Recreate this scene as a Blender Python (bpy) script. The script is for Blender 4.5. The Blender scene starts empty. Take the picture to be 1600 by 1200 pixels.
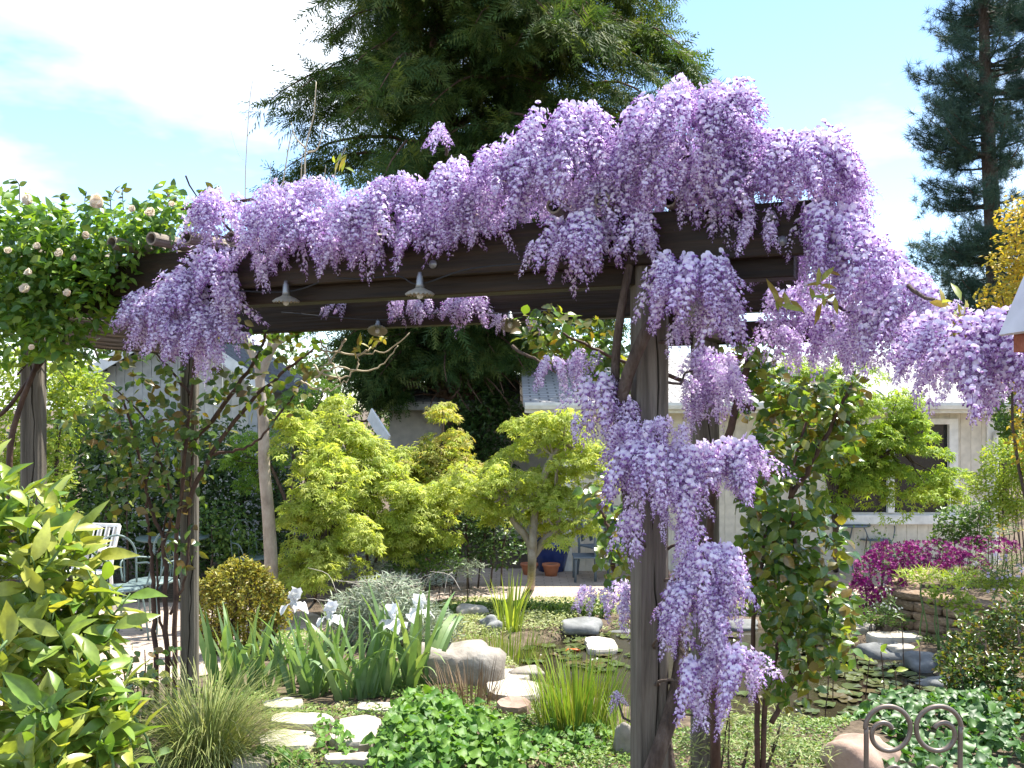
import bpy, math
import numpy as np
from mathutils import Matrix, Vector

SC = bpy.context.scene
COL = SC.collection
rng = np.random.default_rng(11)

# ------------------------------------------------------------------ camera, sky, sun, exposure
FP, HY, CH = 1537.0, 637.0, 1.92          # focal length in photo pixels, horizon row, eye height
cam = bpy.data.cameras.new('camera')
cam.sensor_width = 36.0
cam.lens = 36.0 * FP / 1600.0
cam.shift_y = (HY - 600.0) / 1600.0
cam.clip_start = 0.05
cam.clip_end = 4000
camo = bpy.data.objects.new('camera', cam)
camo.location = (0, 0, CH)
camo.rotation_euler = (math.pi / 2, 0, 0)
COL.objects.link(camo)
SC.camera = camo

SUN_AZ, SUN_EL = math.radians(54), math.radians(64)     # azimuth clockwise from +Y
world = bpy.data.worlds.new('World')
SC.world = world
world.use_nodes = True
wn, wl = world.node_tree.nodes, world.node_tree.links
wn.clear()
w_out = wn.new('ShaderNodeOutputWorld')
w_bg = wn.new('ShaderNodeBackground')
w_bg.inputs['Strength'].default_value = 0.125
w_sky = wn.new('ShaderNodeTexSky')
w_sky.sky_type = 'NISHITA'
w_sky.sun_disc = False
w_sky.sun_elevation = SUN_EL
w_sky.sun_rotation = SUN_AZ
w_sky.air_density = 0.9
w_sky.dust_density = 0.0
w_sky.altitude = 300
w_sky.ozone_density = 1.8
w_tc = wn.new('ShaderNodeTexCoord')
w_map = wn.new('ShaderNodeMapping')
w_map.inputs['Location'].default_value = (12.0, 3.0, 1.0)
w_map.inputs['Scale'].default_value = (1.0, 1.0, 2.6)
w_noise = wn.new('ShaderNodeTexNoise')
w_noise.inputs['Scale'].default_value = 2.1
w_noise.inputs['Detail'].default_value = 6.0
w_noise.inputs['Roughness'].default_value = 0.55
w_ramp = wn.new('ShaderNodeValToRGB')
w_ramp.color_ramp.elements[0].position = 0.455
w_ramp.color_ramp.elements[1].position = 0.68
w_mix = wn.new('ShaderNodeMixRGB')
w_mix.inputs['Color2'].default_value = (5.6, 5.8, 6.0, 1)
wl.new(w_tc.outputs['Generated'], w_map.inputs['Vector'])
wl.new(w_map.outputs['Vector'], w_noise.inputs['Vector'])
wl.new(w_noise.outputs['Fac'], w_ramp.inputs['Fac'])
wl.new(w_ramp.outputs['Color'], w_mix.inputs['Fac'])
wl.new(w_sky.outputs['Color'], w_mix.inputs['Color1'])
wl.new(w_mix.outputs['Color'], w_bg.inputs['Color'])
wl.new(w_bg.outputs['Background'], w_out.inputs['Surface'])

sun = bpy.data.lights.new('sun', 'SUN')
sun.energy = 4.7
sun.angle = math.radians(0.53)
sun.color = (1.0, 0.95, 0.87)
suno = bpy.data.objects.new('sun', sun)
sdir = Vector((math.sin(SUN_AZ) * math.cos(SUN_EL), math.cos(SUN_AZ) * math.cos(SUN_EL), math.sin(SUN_EL)))
suno.rotation_euler = (-sdir).to_track_quat('-Z', 'Y').to_euler()
suno.location = (6, 6, 12)
COL.objects.link(suno)

SC.view_settings.view_transform = 'Standard'
SC.view_settings.look = 'None'
SC.view_settings.exposure = 1.5
SC.view_settings.gamma = 1.0
SC.view_settings.use_curve_mapping = False
SC.cycles.max_bounces = 7
SC.cycles.diffuse_bounces = 4
SC.cycles.transmission_bounces = 5
SC.cycles.glossy_bounces = 3

# ------------------------------------------------------------------ geometry helpers
def A(*v):
    return np.array(v, dtype=float)

def P(px, py, D):
    return A((px - 800.0) / FP * D, D, CH - (py - HY) / FP * D)

POND = (1.75, 7.9, 1.75, 1.75)
WATER_Z = -0.20

def sstep(a, b, x):
    t = np.clip((x - a) / (b - a), 0, 1)
    return t * t * (3 - 2 * t)

def gz(x, y):
    x = np.asarray(x, float); y = np.asarray(y, float)
    z = -0.13 * sstep(6.0, 9.3, y) - 0.22 * sstep(9.3, 11.3, y)
    r = np.sqrt(((x - POND[0]) / POND[2]) ** 2 + ((y - POND[1]) / POND[3]) ** 2)
    z = z - 0.45 * (1 - sstep(0.72, 1.08, r + 0.06 * np.sin(3 * x + 2 * y)))
    return z

def G(px, py):
    """ground point that a photo pixel looks at"""
    for D in np.arange(1.5, 60, 0.02):
        p = P(px, py, D)
        if p[2] <= gz(p[0], D) or (py <= HY + 2):
            return A(p[0], D, float(gz(p[0], D)))
    return P(px, py, 60)

def nrm(v):
    v = np.asarray(v, float)
    return v / np.maximum(np.linalg.norm(v, axis=-1, keepdims=True), 1e-9)

def mesh(name, V, F, attrs=None, smooth=False):
    me = bpy.data.meshes.new(name)
    V = np.asarray(V, np.float32)
    if isinstance(F, np.ndarray):
        k = F.shape[1]
        me.vertices.add(len(V)); me.vertices.foreach_set('co', V.ravel())
        me.loops.add(F.size); me.loops.foreach_set('vertex_index', F.ravel().astype(np.int32))
        me.polygons.add(len(F))
        me.polygons.foreach_set('loop_start', np.arange(0, F.size, k, dtype=np.int32))
        me.polygons.foreach_set('loop_total', np.full(len(F), k, dtype=np.int32))
        me.update(calc_edges=True)
    else:
        me.from_pydata([tuple(v) for v in V], [], F)
    if smooth:
        me.polygons.foreach_set('use_smooth', np.ones(len(me.polygons), dtype=bool))
    for n, a in (attrs or {}).items():
        at = me.attributes.new(n, 'FLOAT', 'POINT')
        at.data.foreach_set('value', np.asarray(a, np.float32))
    me.update()
    return me

def tag(o, label=None, cat=None, group=None, kind=None):
    if label: o['label'] = label
    if cat: o['category'] = cat
    if group: o['group'] = group
    if kind: o['kind'] = kind
    return o

def obj(name, me, mat=None, parent=None, mw=None):
    if mat is not None and len(me.materials) == 0:
        me.materials.append(mat)
    o = bpy.data.objects.new(name, me)
    COL.objects.link(o)
    if parent is not None:
        o.parent = parent
        if parent.type == 'EMPTY':
            o.matrix_parent_inverse = Matrix.Translation(-Vector(parent.location))
        elif 'mw' in parent:
            pass
    if mw is not None:
        o.matrix_basis = mw
    return o

def mk(name, VF, mat, parent=None, smooth=False, attrs=None, kind=None):
    if isinstance(VF, Pieces):           # separate pieces: one object each, or one joined part past the limit
        if len(VF) <= 60 and kind is None:
            for p in VF: o = mk(name, p, mat, parent, smooth, attrs)
            return o
        kind = kind or 'stuff'
        VF = weld(VF)
    o = obj(name, mesh(name, VF[0], VF[1], attrs, smooth), mat, parent)
    if kind: o['kind'] = kind
    return o

def thing(name, label, cat, loc=(0, 0, 0), group=None):
    o = bpy.data.objects.new(name, None)
    o.empty_display_size = 0.1
    COL.objects.link(o)
    o.location = tuple(float(c) for c in loc)
    return tag(o, label, cat, group)

class Pieces(list):
    pass

def join(parts):
    return Pieces(parts)

def weld(parts):
    Vs, Fs, n = [], [], 0
    for V, F in parts:
        Vs.append(V); Fs.append(np.asarray(F) + n); n += len(V)
    return np.concatenate(Vs), np.concatenate(Fs)

def q2t(Fq):
    Fq = np.asarray(Fq)
    return np.concatenate([Fq[:, [0, 1, 2]], Fq[:, [0, 2, 3]]])

def tube(path, r, n=7, cap=True):
    path = np.asarray(path, float)
    m = len(path)
    r = np.broadcast_to(np.asarray(r, float), (m,)) if np.ndim(r) == 0 else np.asarray(r, float)
    if len(r) != m:
        r = np.interp(np.linspace(0, 1, m), np.linspace(0, 1, len(r)), r)
    t = nrm(np.gradient(path, axis=0))
    ref = A(0.31, 0.17, 0.93) if abs(t[0, 2]) < 0.8 else A(0.95, 0.2, 0.1)
    V = []
    u = np.cross(t[0], ref); u /= np.linalg.norm(u)
    for i in range(m):
        u = u - t[i] * np.dot(u, t[i]); u /= max(np.linalg.norm(u), 1e-9)
        w = np.cross(t[i], u)
        a = np.linspace(0, 2 * math.pi, n, endpoint=False)
        V.append(path[i] + r[i] * (np.cos(a)[:, None] * u + np.sin(a)[:, None] * w))
    V = np.concatenate(V)
    q = []
    for i in range(m - 1):
        for j in range(n):
            k = (j + 1) % n
            q.append((i * n + j, i * n + k, (i + 1) * n + k, (i + 1) * n + j))
    F = q2t(q)
    if cap:
        V = np.concatenate([V, path[:1], path[-1:]])
        c0, c1 = len(V) - 2, len(V) - 1
        e = [(c0, (j + 1) % n, j) for j in range(n)] + [(c1, (m - 1) * n + j, (m - 1) * n + (j + 1) % n) for j in range(n)]
        F = np.concatenate([F, np.array(e)])
    return V, F

def smoothpath(pts, n=16):
    pts = np.asarray(pts, float)
    if len(pts) == 2:
        s = np.linspace(0, 1, n)[:, None]
        return pts[0] * (1 - s) + pts[1] * s
    ext = np.concatenate([2 * pts[:1] - pts[1:2], pts, 2 * pts[-1:] - pts[-2:-1]])
    out = []
    segs = len(pts) - 1
    k = max(2, n // segs)
    for i in range(segs):
        p0, p1, p2, p3 = ext[i:i + 4]
        for s in np.linspace(0, 1, k, endpoint=False):
            out.append(0.5 * ((2 * p1) + (-p0 + p2) * s + (2 * p0 - 5 * p1 + 4 * p2 - p3) * s ** 2 + (-p0 + 3 * p1 - 3 * p2 + p3) * s ** 3))
    out.append(pts[-1])
    return np.array(out)

def pxpath(pts, D, n=16, jit=0.0):
    q = []
    for p in pts:
        d = p[2] if len(p) > 2 else D
        q.append(P(p[0], p[1], d))
    q = np.array(q)
    s = smoothpath(q, n)
    if jit:
        s[1:-1] += rng.normal(0, jit, (len(s) - 2, 3))
    return s

def wander(a, b, n=8, jit=0.05, sag=0.0):
    s = np.linspace(0, 1, n)[:, None]
    p = a * (1 - s) + b * s
    L = np.linalg.norm(b - a)
    j = np.cumsum(rng.normal(0, jit * L / n, (n, 3)), axis=0)
    j -= s * j[-1]
    p = p + j
    p[:, 2] += sag * (4 * s * (1 - s))[:, 0]
    return p

def box(sx, sy, sz, bev=0.0, o=(0, 0, 0)):
    """box centred on o with chamfered edges along x"""
    b = bev
    prof = [(-sy / 2 + b, -sz / 2), (sy / 2 - b, -sz / 2), (sy / 2, -sz / 2 + b), (sy / 2, sz / 2 - b),
            (sy / 2 - b, sz / 2), (-sy / 2 + b, sz / 2), (-sy / 2, sz / 2 - b), (-sy / 2, -sz / 2 + b)]
    if b == 0:
        prof = [(-sy / 2, -sz / 2), (sy / 2, -sz / 2), (sy / 2, sz / 2), (-sy / 2, sz / 2)]
    n = len(prof)
    V = [(-sx / 2, y, z) for y, z in prof] + [(sx / 2, y, z) for y, z in prof]
    F = [[i, (i + 1) % n, n + (i + 1) % n, n + i] for i in range(n)]
    F += [list(range(n))[::-1], [n + i for i in range(n)]]
    return np.array(V, float) + np.array(o, float), F

def lookmat(p0, p1, roll_up=(0, 0, 1)):
    """matrix with local X from p0 to p1, Z as up as possible, origin at the middle"""
    x = nrm(np.asarray(p1) - np.asarray(p0)); up = np.asarray(roll_up, float)
    if abs(np.dot(x, up)) > 0.98: up = A(0, 1, 0)
    y = nrm(np.cross(up, x)); z = np.cross(x, y)
    c = (np.asarray(p0) + np.asarray(p1)) / 2
    m = np.eye(4); m[:3, 0] = x; m[:3, 1] = y; m[:3, 2] = z; m[:3, 3] = c
    return Matrix(m.tolist())

def plank(name, p0, p1, w, h, mat, parent=None, bev=0.004, up=(0, 0, 1)):
    L = float(np.linalg.norm(np.asarray(p1) - np.asarray(p0)))
    V, F = box(L, w, h, bev)
    return obj(name, mesh(name, V, F), mat, parent, lookmat(p0, p1, up))

def lathe(prof, n=20):
    V, q = [], []
    for (r, z) in prof:
        for j in range(n):
            a = 2 * math.pi * j / n
            V.append((r * math.cos(a), r * math.sin(a), z))
    for i in range(len(prof) - 1):
        for j in range(n):
            k = (j + 1) % n
            q.append((i * n + j, i * n + k, (i + 1) * n + k, (i + 1) * n + j))
    return np.array(V, float), q2t(q)

# ------------------------------------------------------------------ leaf templates: x width, y along, z face
def t_leaf(W=0.5, fold=0.12, curl=0.15, seg=4, peak=0.42, tip=1.0, wave=0.0):
    V, q = [], []
    for i in range(seg + 1):
        t = i / seg
        if t < peak: w = math.sin(math.pi / 2 * t / peak) ** 0.8
        else: w = max(0.0, math.cos(math.pi / 2 * (t - peak) / (1 - peak))) ** tip
        w = W / 2 * max(w, 0.02)
        z = -curl * t * t
        wz = wave * math.sin(t * 9.0) * (w / W)
        V += [(-w, t, z + fold * w * 2 + wz), (0, t, z), (w, t, z + fold * w * 2 - wz)]
    for i in range(seg):
        a = i * 3
        q += [(a, a + 1, a + 4, a + 3), (a + 1, a + 2, a + 5, a + 4)]
    return np.array(V, float), q2t(q)

def t_diamond(W=0.5, fold=0.15):
    V = np.array([(0, 0, 0), (-W / 2, .45, fold), (0, 1, -.1), (W / 2, .45, fold)], float)
    return V, np.array([(0, 2, 1), (0, 3, 2)])

def t_maple():
    V, F = [], []
    for a, L in ((-105, .62), (-52, .9), (0, 1.0), (52, .9), (105, .62)):
        r = math.radians(a); c, s = math.cos(r), math.sin(r)
        n = len(V)
        w = 0.13
        V += [(0, 0.02, 0), (s * L * .45 - c * w, c * L * .45 + s * w, 0.02), (s * L, c * L, -0.25 * L), (s * L * .45 + c * w, c * L * .45 - s * w, 0.02)]
        F += [(n, n + 2, n + 1), (n, n + 3, n + 2)]
    return np.array(V, float), np.array(F)

def t_blade(W=0.06, bend=0.3, seg=5, fold=0.0):
    V, q = [], []
    ang, y, z = 0.0, 0.0, 0.0
    for i in range(seg + 1):
        t = i / seg
        w = W / 2 * (1 - t ** 2.2) + 0.001
        V += [(-w, y, z + fold * w), (w, y, z + fold * w)]
        ang += bend * 1.6 / seg * (0.4 + 1.2 * t)
        y += math.cos(ang) / seg; z += math.sin(ang) / seg
    for i in range(seg):
        a = i * 2
        q.append((a, a + 1, a + 3, a + 2))
    return np.array(V, float), q2t(q)

def t_spray(n=13, width=0.32, seed=0):
    r = np.random.default_rng(seed)
    V, F = [], []
    for i in range(n):
        t = (i + 0.5) / n
        for s in (-1, 1):
            L = width * (1 - 0.75 * t) * r.uniform(0.6, 1.15)
            a = len(V)
            z = r.uniform(-.1, .05) - .12 * t * t
            V += [(0, t - 0.035, z), (0, t + 0.035, z), (s * L * 0.8, t + L * 0.75, z - L * 0.3)]
            F.append((a, a + 1, a + 2))
    a = len(V)
    V += [(-.01, 0, 0), (.01, 0, 0), (0, 1.05, -.1)]
    F.append((a, a + 1, a + 2))
    return np.array(V, float), np.array(F)

def t_needles(n=46, seed=0):
    r = np.random.default_rng(seed)
    V, F = [], []
    for i in range(n):
        d = nrm(r.normal(0, 1, 3) + A(0, 0.55, 0.25))
        b = A(0, r.uniform(-.15, .35), 0)
        w = nrm(np.cross(d, r.normal(0, 1, 3))) * 0.02
        a = len(V)
        V += [b - w, b + w, b + d * r.uniform(.7, 1.0)]
        F.append((a, a + 1, a + 2))
    return np.array(V, float), np.array(F)

def t_flower5(seed=0, cup=0.25):
    V, F = [(0, 0, 0)], []
    for k in range(5):
        a = 2 * math.pi * k / 5
        n = len(V)
        for da, rr in ((-.5, .75), (0, 1.0), (.5, .75)):
            V.append((math.cos(a + da) * rr * .5, math.sin(a + da) * rr * .5, cup * rr))
        F += [(0, n, n + 1), (0, n + 1, n + 2)]
    return np.array(V, float), np.array(F)

def frames(ax, nr):
    y = nrm(ax)
    z = nr - y * np.sum(nr * y, axis=1, keepdims=True)
    z = nrm(z)
    x = np.cross(y, z)
    return np.stack([x, y, z], axis=2)      # n,3,3 columns

def scatter(temps, pos, ax, nr, size):
    n = len(pos)
    size = np.broadcast_to(np.asarray(size, float), (n,))
    R = frames(np.asarray(ax, float), np.asarray(nr, float))
    which = rng.integers(0, len(temps), n)
    Vs, Fs, rs, off = [], [], [], 0
    rnd = rng.random(n)
    for k, (T, F) in enumerate(temps):
        idx = np.where(which == k)[0]
        if len(idx) == 0: continue
        V = pos[idx][:, None, :] + size[idx][:, None, None] * np.einsum('vj,nij->nvi', T, R[idx])
        Vs.append(V.reshape(-1, 3))
        Fs.append((F[None] + (np.arange(len(idx)) * len(T))[:, None, None]).reshape(-1, 3) + off)
        rs.append(np.repeat(rnd[idx], len(T)))
        off += len(idx) * len(T)
    return np.concatenate(Vs), np.concatenate(Fs), np.concatenate(rs)

_tcache = {}
def foliage(root, mat, temps, pos, ax, nr, size, nparts=0, part='leaf', rest='foliage', smooth=True):
    """leaves of one plant: the ones that show largest as objects of their own, the rest joined"""
    pos = np.asarray(pos, float); ax = np.asarray(ax, float); nr = np.asarray(nr, float)
    n = len(pos)
    size = np.array(np.broadcast_to(np.asarray(size, float), (n,)))
    keep = np.ones(n, bool)
    if nparts:
        d = np.maximum(pos[:, 1], 0.3)
        px = 800 + FP * pos[:, 0] / d; py = HY - FP * (pos[:, 2] - CH) / d
        vis = (px > 0) & (px < 1600) & (py > 0) & (py < 1200)
        score = size / d * np.where(vis, 1, 0.001) * (1 + 0.001 * rng.random(n))
        if n <= nparts: best = np.arange(n)
        else: best = np.argsort(-score)[:nparts]
        keep[best] = False
        R = frames(ax, nr)
        for i in best:
            k = int(rng.integers(0, len(temps)))
            key = (id(temps), k, mat.name)
            if key not in _tcache:
                me = mesh(part, temps[k][0], temps[k][1], None, smooth)
                me.materials.append(mat)
                _tcache[key] = me
            m = np.eye(4); m[:3, :3] = R[i] * size[i]; m[:3, 3] = pos[i]
            obj(part, _tcache[key], None, root, Matrix(m.tolist()))
    if keep.any():
        V, F, r = scatter(temps, pos[keep], ax[keep], nr[keep], size[keep])
        o = mk(rest, (V, F), mat, root, smooth, {'rnd': r}, 'stuff')
        return o

# ------------------------------------------------------------------ materials
def newmat(name):
    m = bpy.data.materials.new(name)
    m.use_nodes = True
    nt = m.node_tree
    return m, nt.nodes, nt.links, nt.nodes['Principled BSDF'], nt.nodes['Material Output']

def ramp(nodes, cols):
    r = nodes.new('ShaderNodeValToRGB')
    e = r.color_ramp.elements
    while len(e) < len(cols): e.new(0.5)
    for i, (p, c) in enumerate(cols):
        e[i].position = p; e[i].color = (*c, 1)
    return r

def leafmat(name, cols, rough=0.45, trans=0.35, tmul=(1.5, 1.5, 0.6), spec=0.4, attr='rnd', rand=True, mott=.28):
    m, n, l, bs, out = newmat(name)
    at = n.new('ShaderNodeAttribute'); at.attribute_name = attr
    oi = n.new('ShaderNodeObjectInfo')
    add = n.new('ShaderNodeMath'); add.operation = 'ADD'
    fr = n.new('ShaderNodeMath'); fr.operation = 'FRACT'
    k = len(cols)
    rp = ramp(n, [(i / max(k - 1, 1), c) for i, c in enumerate(cols)])
    l.new(at.outputs['Fac'], add.inputs[0])
    if rand: l.new(oi.outputs['Random'], add.inputs[1])
    else: add.inputs[1].default_value = 0
    if rand:
        l.new(add.outputs[0], fr.inputs[0]); l.new(fr.outputs[0], rp.inputs['Fac'])
    else:
        l.new(add.outputs[0], rp.inputs['Fac'])
    # mottling: uneven pigment within leaves and between clumps
    tc = n.new('ShaderNodeTexCoord'); nz = n.new('ShaderNodeTexNoise'); nz.inputs['Scale'].default_value = 5.0; nz.inputs['Detail'].default_value = 3.0
    mo = ramp(n, [(.3, (1 - mott, 1 - mott, 1 - mott)), (.7, (1 + mott * .6, 1 + mott * .6, 1 + mott * .6))])
    mm = n.new('ShaderNodeMixRGB'); mm.blend_type = 'MULTIPLY'; mm.inputs['Fac'].default_value = 1
    l.new(tc.outputs['Object'], nz.inputs['Vector']); l.new(nz.outputs['Fac'], mo.inputs['Fac'])
    l.new(rp.outputs['Color'], mm.inputs['Color1']); l.new(mo.outputs['Color'], mm.inputs['Color2'])
    rp = mm
    l.new(rp.outputs['Color'], bs.inputs['Base Color'])
    bs.inputs['Roughness'].default_value = rough
    bs.inputs['Specular IOR Level'].default_value = spec
    if trans > 0:
        tr = n.new('ShaderNodeBsdfTranslucent')
        mu = n.new('ShaderNodeMixRGB'); mu.blend_type = 'MULTIPLY'; mu.inputs['Fac'].default_value = 1
        mu.inputs['Color2'].default_value = (*tmul, 1)
        mx = n.new('ShaderNodeMixShader'); mx.inputs['Fac'].default_value = trans
        l.new(rp.outputs['Color'], mu.inputs['Color1']); l.new(mu.outputs['Color'], tr.inputs['Color'])
        l.new(bs.outputs['BSDF'], mx.inputs[1]); l.new(tr.outputs['BSDF'], mx.inputs[2])
        l.new(mx.outputs['Shader'], out.inputs['Surface'])
    return m

def noisemat(name, cols, scale=6.0, stretch=(1, 1, 1), rough=0.8, bump=0.3, detail=8, spec=0.3, bscale=None, dist=0.0, objrand=0.0):
    m, n, l, bs, out = newmat(name)
    tc = n.new('ShaderNodeTexCoord'); mp = n.new('ShaderNodeMapping')
    mp.inputs['Scale'].default_value = stretch
    nz = n.new('ShaderNodeTexNoise'); nz.inputs['Scale'].default_value = scale; nz.inputs['Detail'].default_value = detail
    nz.inputs['Roughness'].default_value = 0.65; nz.inputs['Distortion'].default_value = dist
    k = len(cols)
    rp = ramp(n, [(0.28 + 0.44 * i / max(k - 1, 1), c) for i, c in enumerate(cols)])
    l.new(tc.outputs['Object'], mp.inputs['Vector']); l.new(mp.outputs['Vector'], nz.inputs['Vector'])
    l.new(nz.outputs['Fac'], rp.inputs['Fac'])
    if objrand:
        oi = n.new('ShaderNodeObjectInfo'); hs = n.new('ShaderNodeHueSaturation')
        mr = n.new('ShaderNodeMapRange'); mr.inputs['To Min'].default_value = 1 - objrand; mr.inputs['To Max'].default_value = 1 + objrand
        l.new(oi.outputs['Random'], mr.inputs['Value']); l.new(mr.outputs['Result'], hs.inputs['Value'])
        l.new(rp.outputs['Color'], hs.inputs['Color']); l.new(hs.outputs['Color'], bs.inputs['Base Color'])
        va = n.new('ShaderNodeVectorMath'); va.operation = 'ADD'
        l.new(mp.outputs['Vector'], va.inputs[0]); l.new(oi.outputs['Random'], va.inputs[1]); l.new(va.outputs['Vector'], nz.inputs['Vector'])
    else:
        l.new(rp.outputs['Color'], bs.inputs['Base Color'])
    bs.inputs['Roughness'].default_value = rough
    bs.inputs['Specular IOR Level'].default_value = spec
    if bump:
        n2 = n.new('ShaderNodeTexNoise'); n2.inputs['Scale'].default_value = bscale or scale * 3; n2.inputs['Detail'].default_value = 6
        bp = n.new('ShaderNodeBump'); bp.inputs['Strength'].default_value = bump; bp.inputs['Distance'].default_value = 0.02
        l.new(mp.outputs['Vector'], n2.inputs['Vector']); l.new(n2.outputs['Fac'], bp.inputs['Height']); l.new(bp.outputs['Normal'], bs.inputs['Normal'])
    return m

def plain(name, col, rough=0.5, metal=0.0, spec=0.4):
    m, n, l, bs, out = newmat(name)
    nz = n.new('ShaderNodeTexNoise'); nz.inputs['Scale'].default_value = 9; nz.inputs['Detail'].default_value = 5
    rp = ramp(n, [(0.3, tuple(c * 0.82 for c in col)), (0.7, tuple(min(1, c * 1.08) for c in col))])
    tc = n.new('ShaderNodeTexCoord')
    l.new(tc.outputs['Object'], nz.inputs['Vector']); l.new(nz.outputs['Fac'], rp.inputs['Fac']); l.new(rp.outputs['Color'], bs.inputs['Base Color'])
    bs.inputs['Roughness'].default_value = rough
    bs.inputs['Metallic'].default_value = metal
    bs.inputs['Specular IOR Level'].default_value = spec
    return m

M = {}
M['soil'] = noisemat('soil', [(.05, .036, .024), (.11, .082, .055), (.20, .155, .105)], 14, rough=.95, bump=.8)
M['post_wood'] = noisemat('weathered_post_wood', [(.055, .047, .036), (.135, .118, .093), (.215, .19, .152)], 2.2, (0.8, 14, 14), .85, .6, bscale=5, dist=.4)
M['beam_wood'] = noisemat('dark_stained_beam', [(.009, .0055, .003), (.022, .013, .0065), (.050, .029, .013)], 2.0, (0.6, 12, 12), .6, .4, bscale=5)
M['pole'] = noisemat('grey_pole', [(.10, .085, .065), (.24, .20, .16), (.38, .34, .28)], 3, (1, 9, 9), .8, .4)
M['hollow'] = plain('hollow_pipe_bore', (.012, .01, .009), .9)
M['bark'] = noisemat('vine_bark', [(.035, .025, .02), (.09, .065, .05), (.16, .125, .10)], 9, (3, 3, 1), .9, .8)
M['pale_bark'] = noisemat('pale_smooth_bark', [(.20, .16, .125), (.34, .28, .22), (.44, .38, .31)], 5, (2, 2, 1), .8, .4)
M['pale_twig'] = plain('pale_dry_twig', (.52, .44, .30), .8)
M['redbark'] = noisemat('reddish_conifer_bark', [(.05, .03, .022), (.13, .078, .055), (.22, .14, .10)], 5, (6, 6, .7), .95, 1.0)
M['cane'] = noisemat('rose_cane', [(.035, .02, .015), (.08, .045, .032), (.13, .08, .05)], 12, rough=.7, bump=.3)
M['green_stem'] = plain('green_stem', (.10, .17, .05), .6)
M['wisteria'] = leafmat('wisteria_petal', [(.17, .05, .25), (.41, .22, .52), (.71, .58, .80), (.93, .89, .95)], .55, .32, (1.05, .95, 1.15), .25, attr='tone', rand=False, mott=.10)
M['wist_leaf'] = leafmat('young_bronze_leaf', [(.30, .20, .05), (.34, .32, .07), (.22, .30, .06)], .5, .4)
M['rose_leaf'] = leafmat('rose_leaf', [(.06, .14, .03), (.10, .21, .04), (.17, .29, .055), (.26, .35, .07)], .32, .46, (1.8, 1.7, .5), .5)
M['rose_leaf_dark'] = leafmat('rose_leaf_bronze', [(.04, .09, .022), (.07, .14, .03), (.12, .19, .035), (.15, .10, .03), (.08, .16, .03)], .3, .38, (1.7, 1.5, .5), .5)
M['rose_leaf_gloss'] = leafmat('rose_leaf_glossy', [(.05, .12, .03), (.09, .18, .04), (.16, .26, .05), (.27, .31, .06), (.18, .12, .035), (.08, .17, .035), (.12, .22, .045)], .26, .42, (1.8, 1.6, .5), .9)
M['bloom'] = leafmat('cream_rose_petal', [(.88, .80, .64), (.91, .86, .76), (.90, .78, .68)], .6, .3, (1, .95, .85), .2)
M['citrus'] = leafmat('citrus_leaf', [(.11, .22, .035), (.19, .30, .05), (.30, .38, .07), (.46, .46, .10), (.15, .26, .04)], .3, .35, (1.5, 1.4, .5), .55)
M['maple'] = leafmat('maple_leaf', [(.32, .42, .07), (.43, .51, .10), (.55, .59, .16), (.37, .47, .08)], .5, .5, (1.3, 1.25, .6), .3)
M['maple_warm'] = leafmat('maple_leaf_warm', [(.30, .40, .06), (.40, .46, .085), (.50, .42, .13), (.34, .43, .08)], .5, .5, (1.3, 1.2, .5), .3)
M['maple_green'] = leafmat('maple_leaf_green', [(.11, .22, .03), (.18, .32, .045), (.27, .40, .06), (.15, .28, .04)], .5, .48, (1.4, 1.4, .5), .3)
M['maple_fresh'] = leafmat('maple_leaf_fresh', [(.20, .33, .045), (.29, .42, .06), (.40, .48, .085), (.24, .37, .05)], .5, .5, (1.35, 1.3, .5), .3)
M['cedar'] = leafmat('cedar_spray', [(.032, .07, .022), (.055, .105, .03), (.09, .145, .038), (.15, .18, .055)], .6, .32, (1.5, 1.5, .5), .2)
M['pine'] = leafmat('pine_needle', [(.025, .06, .045), (.045, .095, .065), (.075, .13, .085)], .55, .15, (1.2, 1.3, 1), .3)
M['golden'] = leafmat('golden_leaf', [(.38, .34, .05), (.50, .42, .06), (.55, .36, .06), (.30, .33, .05)], .45, .4, (1.3, 1.2, .5), .3)
M['box_gold'] = leafmat('golden_box_leaf', [(.28, .26, .04), (.40, .36, .055), (.22, .27, .05), (.40, .28, .06)], .45, .35, (1.3, 1.2, .5), .4)
M['hedge'] = leafmat('hedge_leaf', [(.035, .08, .024), (.06, .12, .03), (.10, .165, .04), (.05, .105, .03)], .4, .25, (1.5, 1.5, .5), .45)
M['shrub'] = leafmat('shrub_leaf', [(.06, .13, .03), (.10, .19, .04), (.16, .25, .05), (.08, .16, .035)], .4, .32, (1.5, 1.5, .5), .4)
M['far_leaf'] = leafmat('far_tree_leaf', [(.06, .11, .04), (.10, .16, .055), (.15, .20, .07)], .55, .3, (1.4, 1.4, .6), .3)
M['lime'] = leafmat('lime_leaf', [(.22, .34, .05), (.33, .44, .07), (.44, .50, .10), (.15, .26, .04)], .45, .42, (1.4, 1.35, .5), .3)
M['violet_leaf'] = leafmat('violet_leaf', [(.06, .16, .025), (.10, .22, .032), (.16, .29, .045), (.08, .19, .03)], .5, .32, (1.5, 1.5, .5), .3)
M['ivy'] = leafmat('ivy_leaf', [(.035, .10, .022), (.06, .15, .03), (.10, .21, .04)], .48, .3, (1.5, 1.5, .5), .5)
M['iris'] = leafmat('iris_blade', [(.17, .28, .13), (.22, .34, .14), (.14, .26, .08), (.28, .36, .15)], .42, .32, (1.3, 1.3, .5), .4)
M['iris_petal'] = leafmat('white_iris_petal', [(.86, .87, .90), (.90, .90, .90), (.84, .86, .92)], .6, .35, (1, 1, 1), .2)
M['grass'] = leafmat('fountain_grass', [(.18, .24, .06), (.28, .32, .10), (.38, .38, .15), (.14, .21, .045)], .5, .3, (1.2, 1.2, .6), .3)
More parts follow.
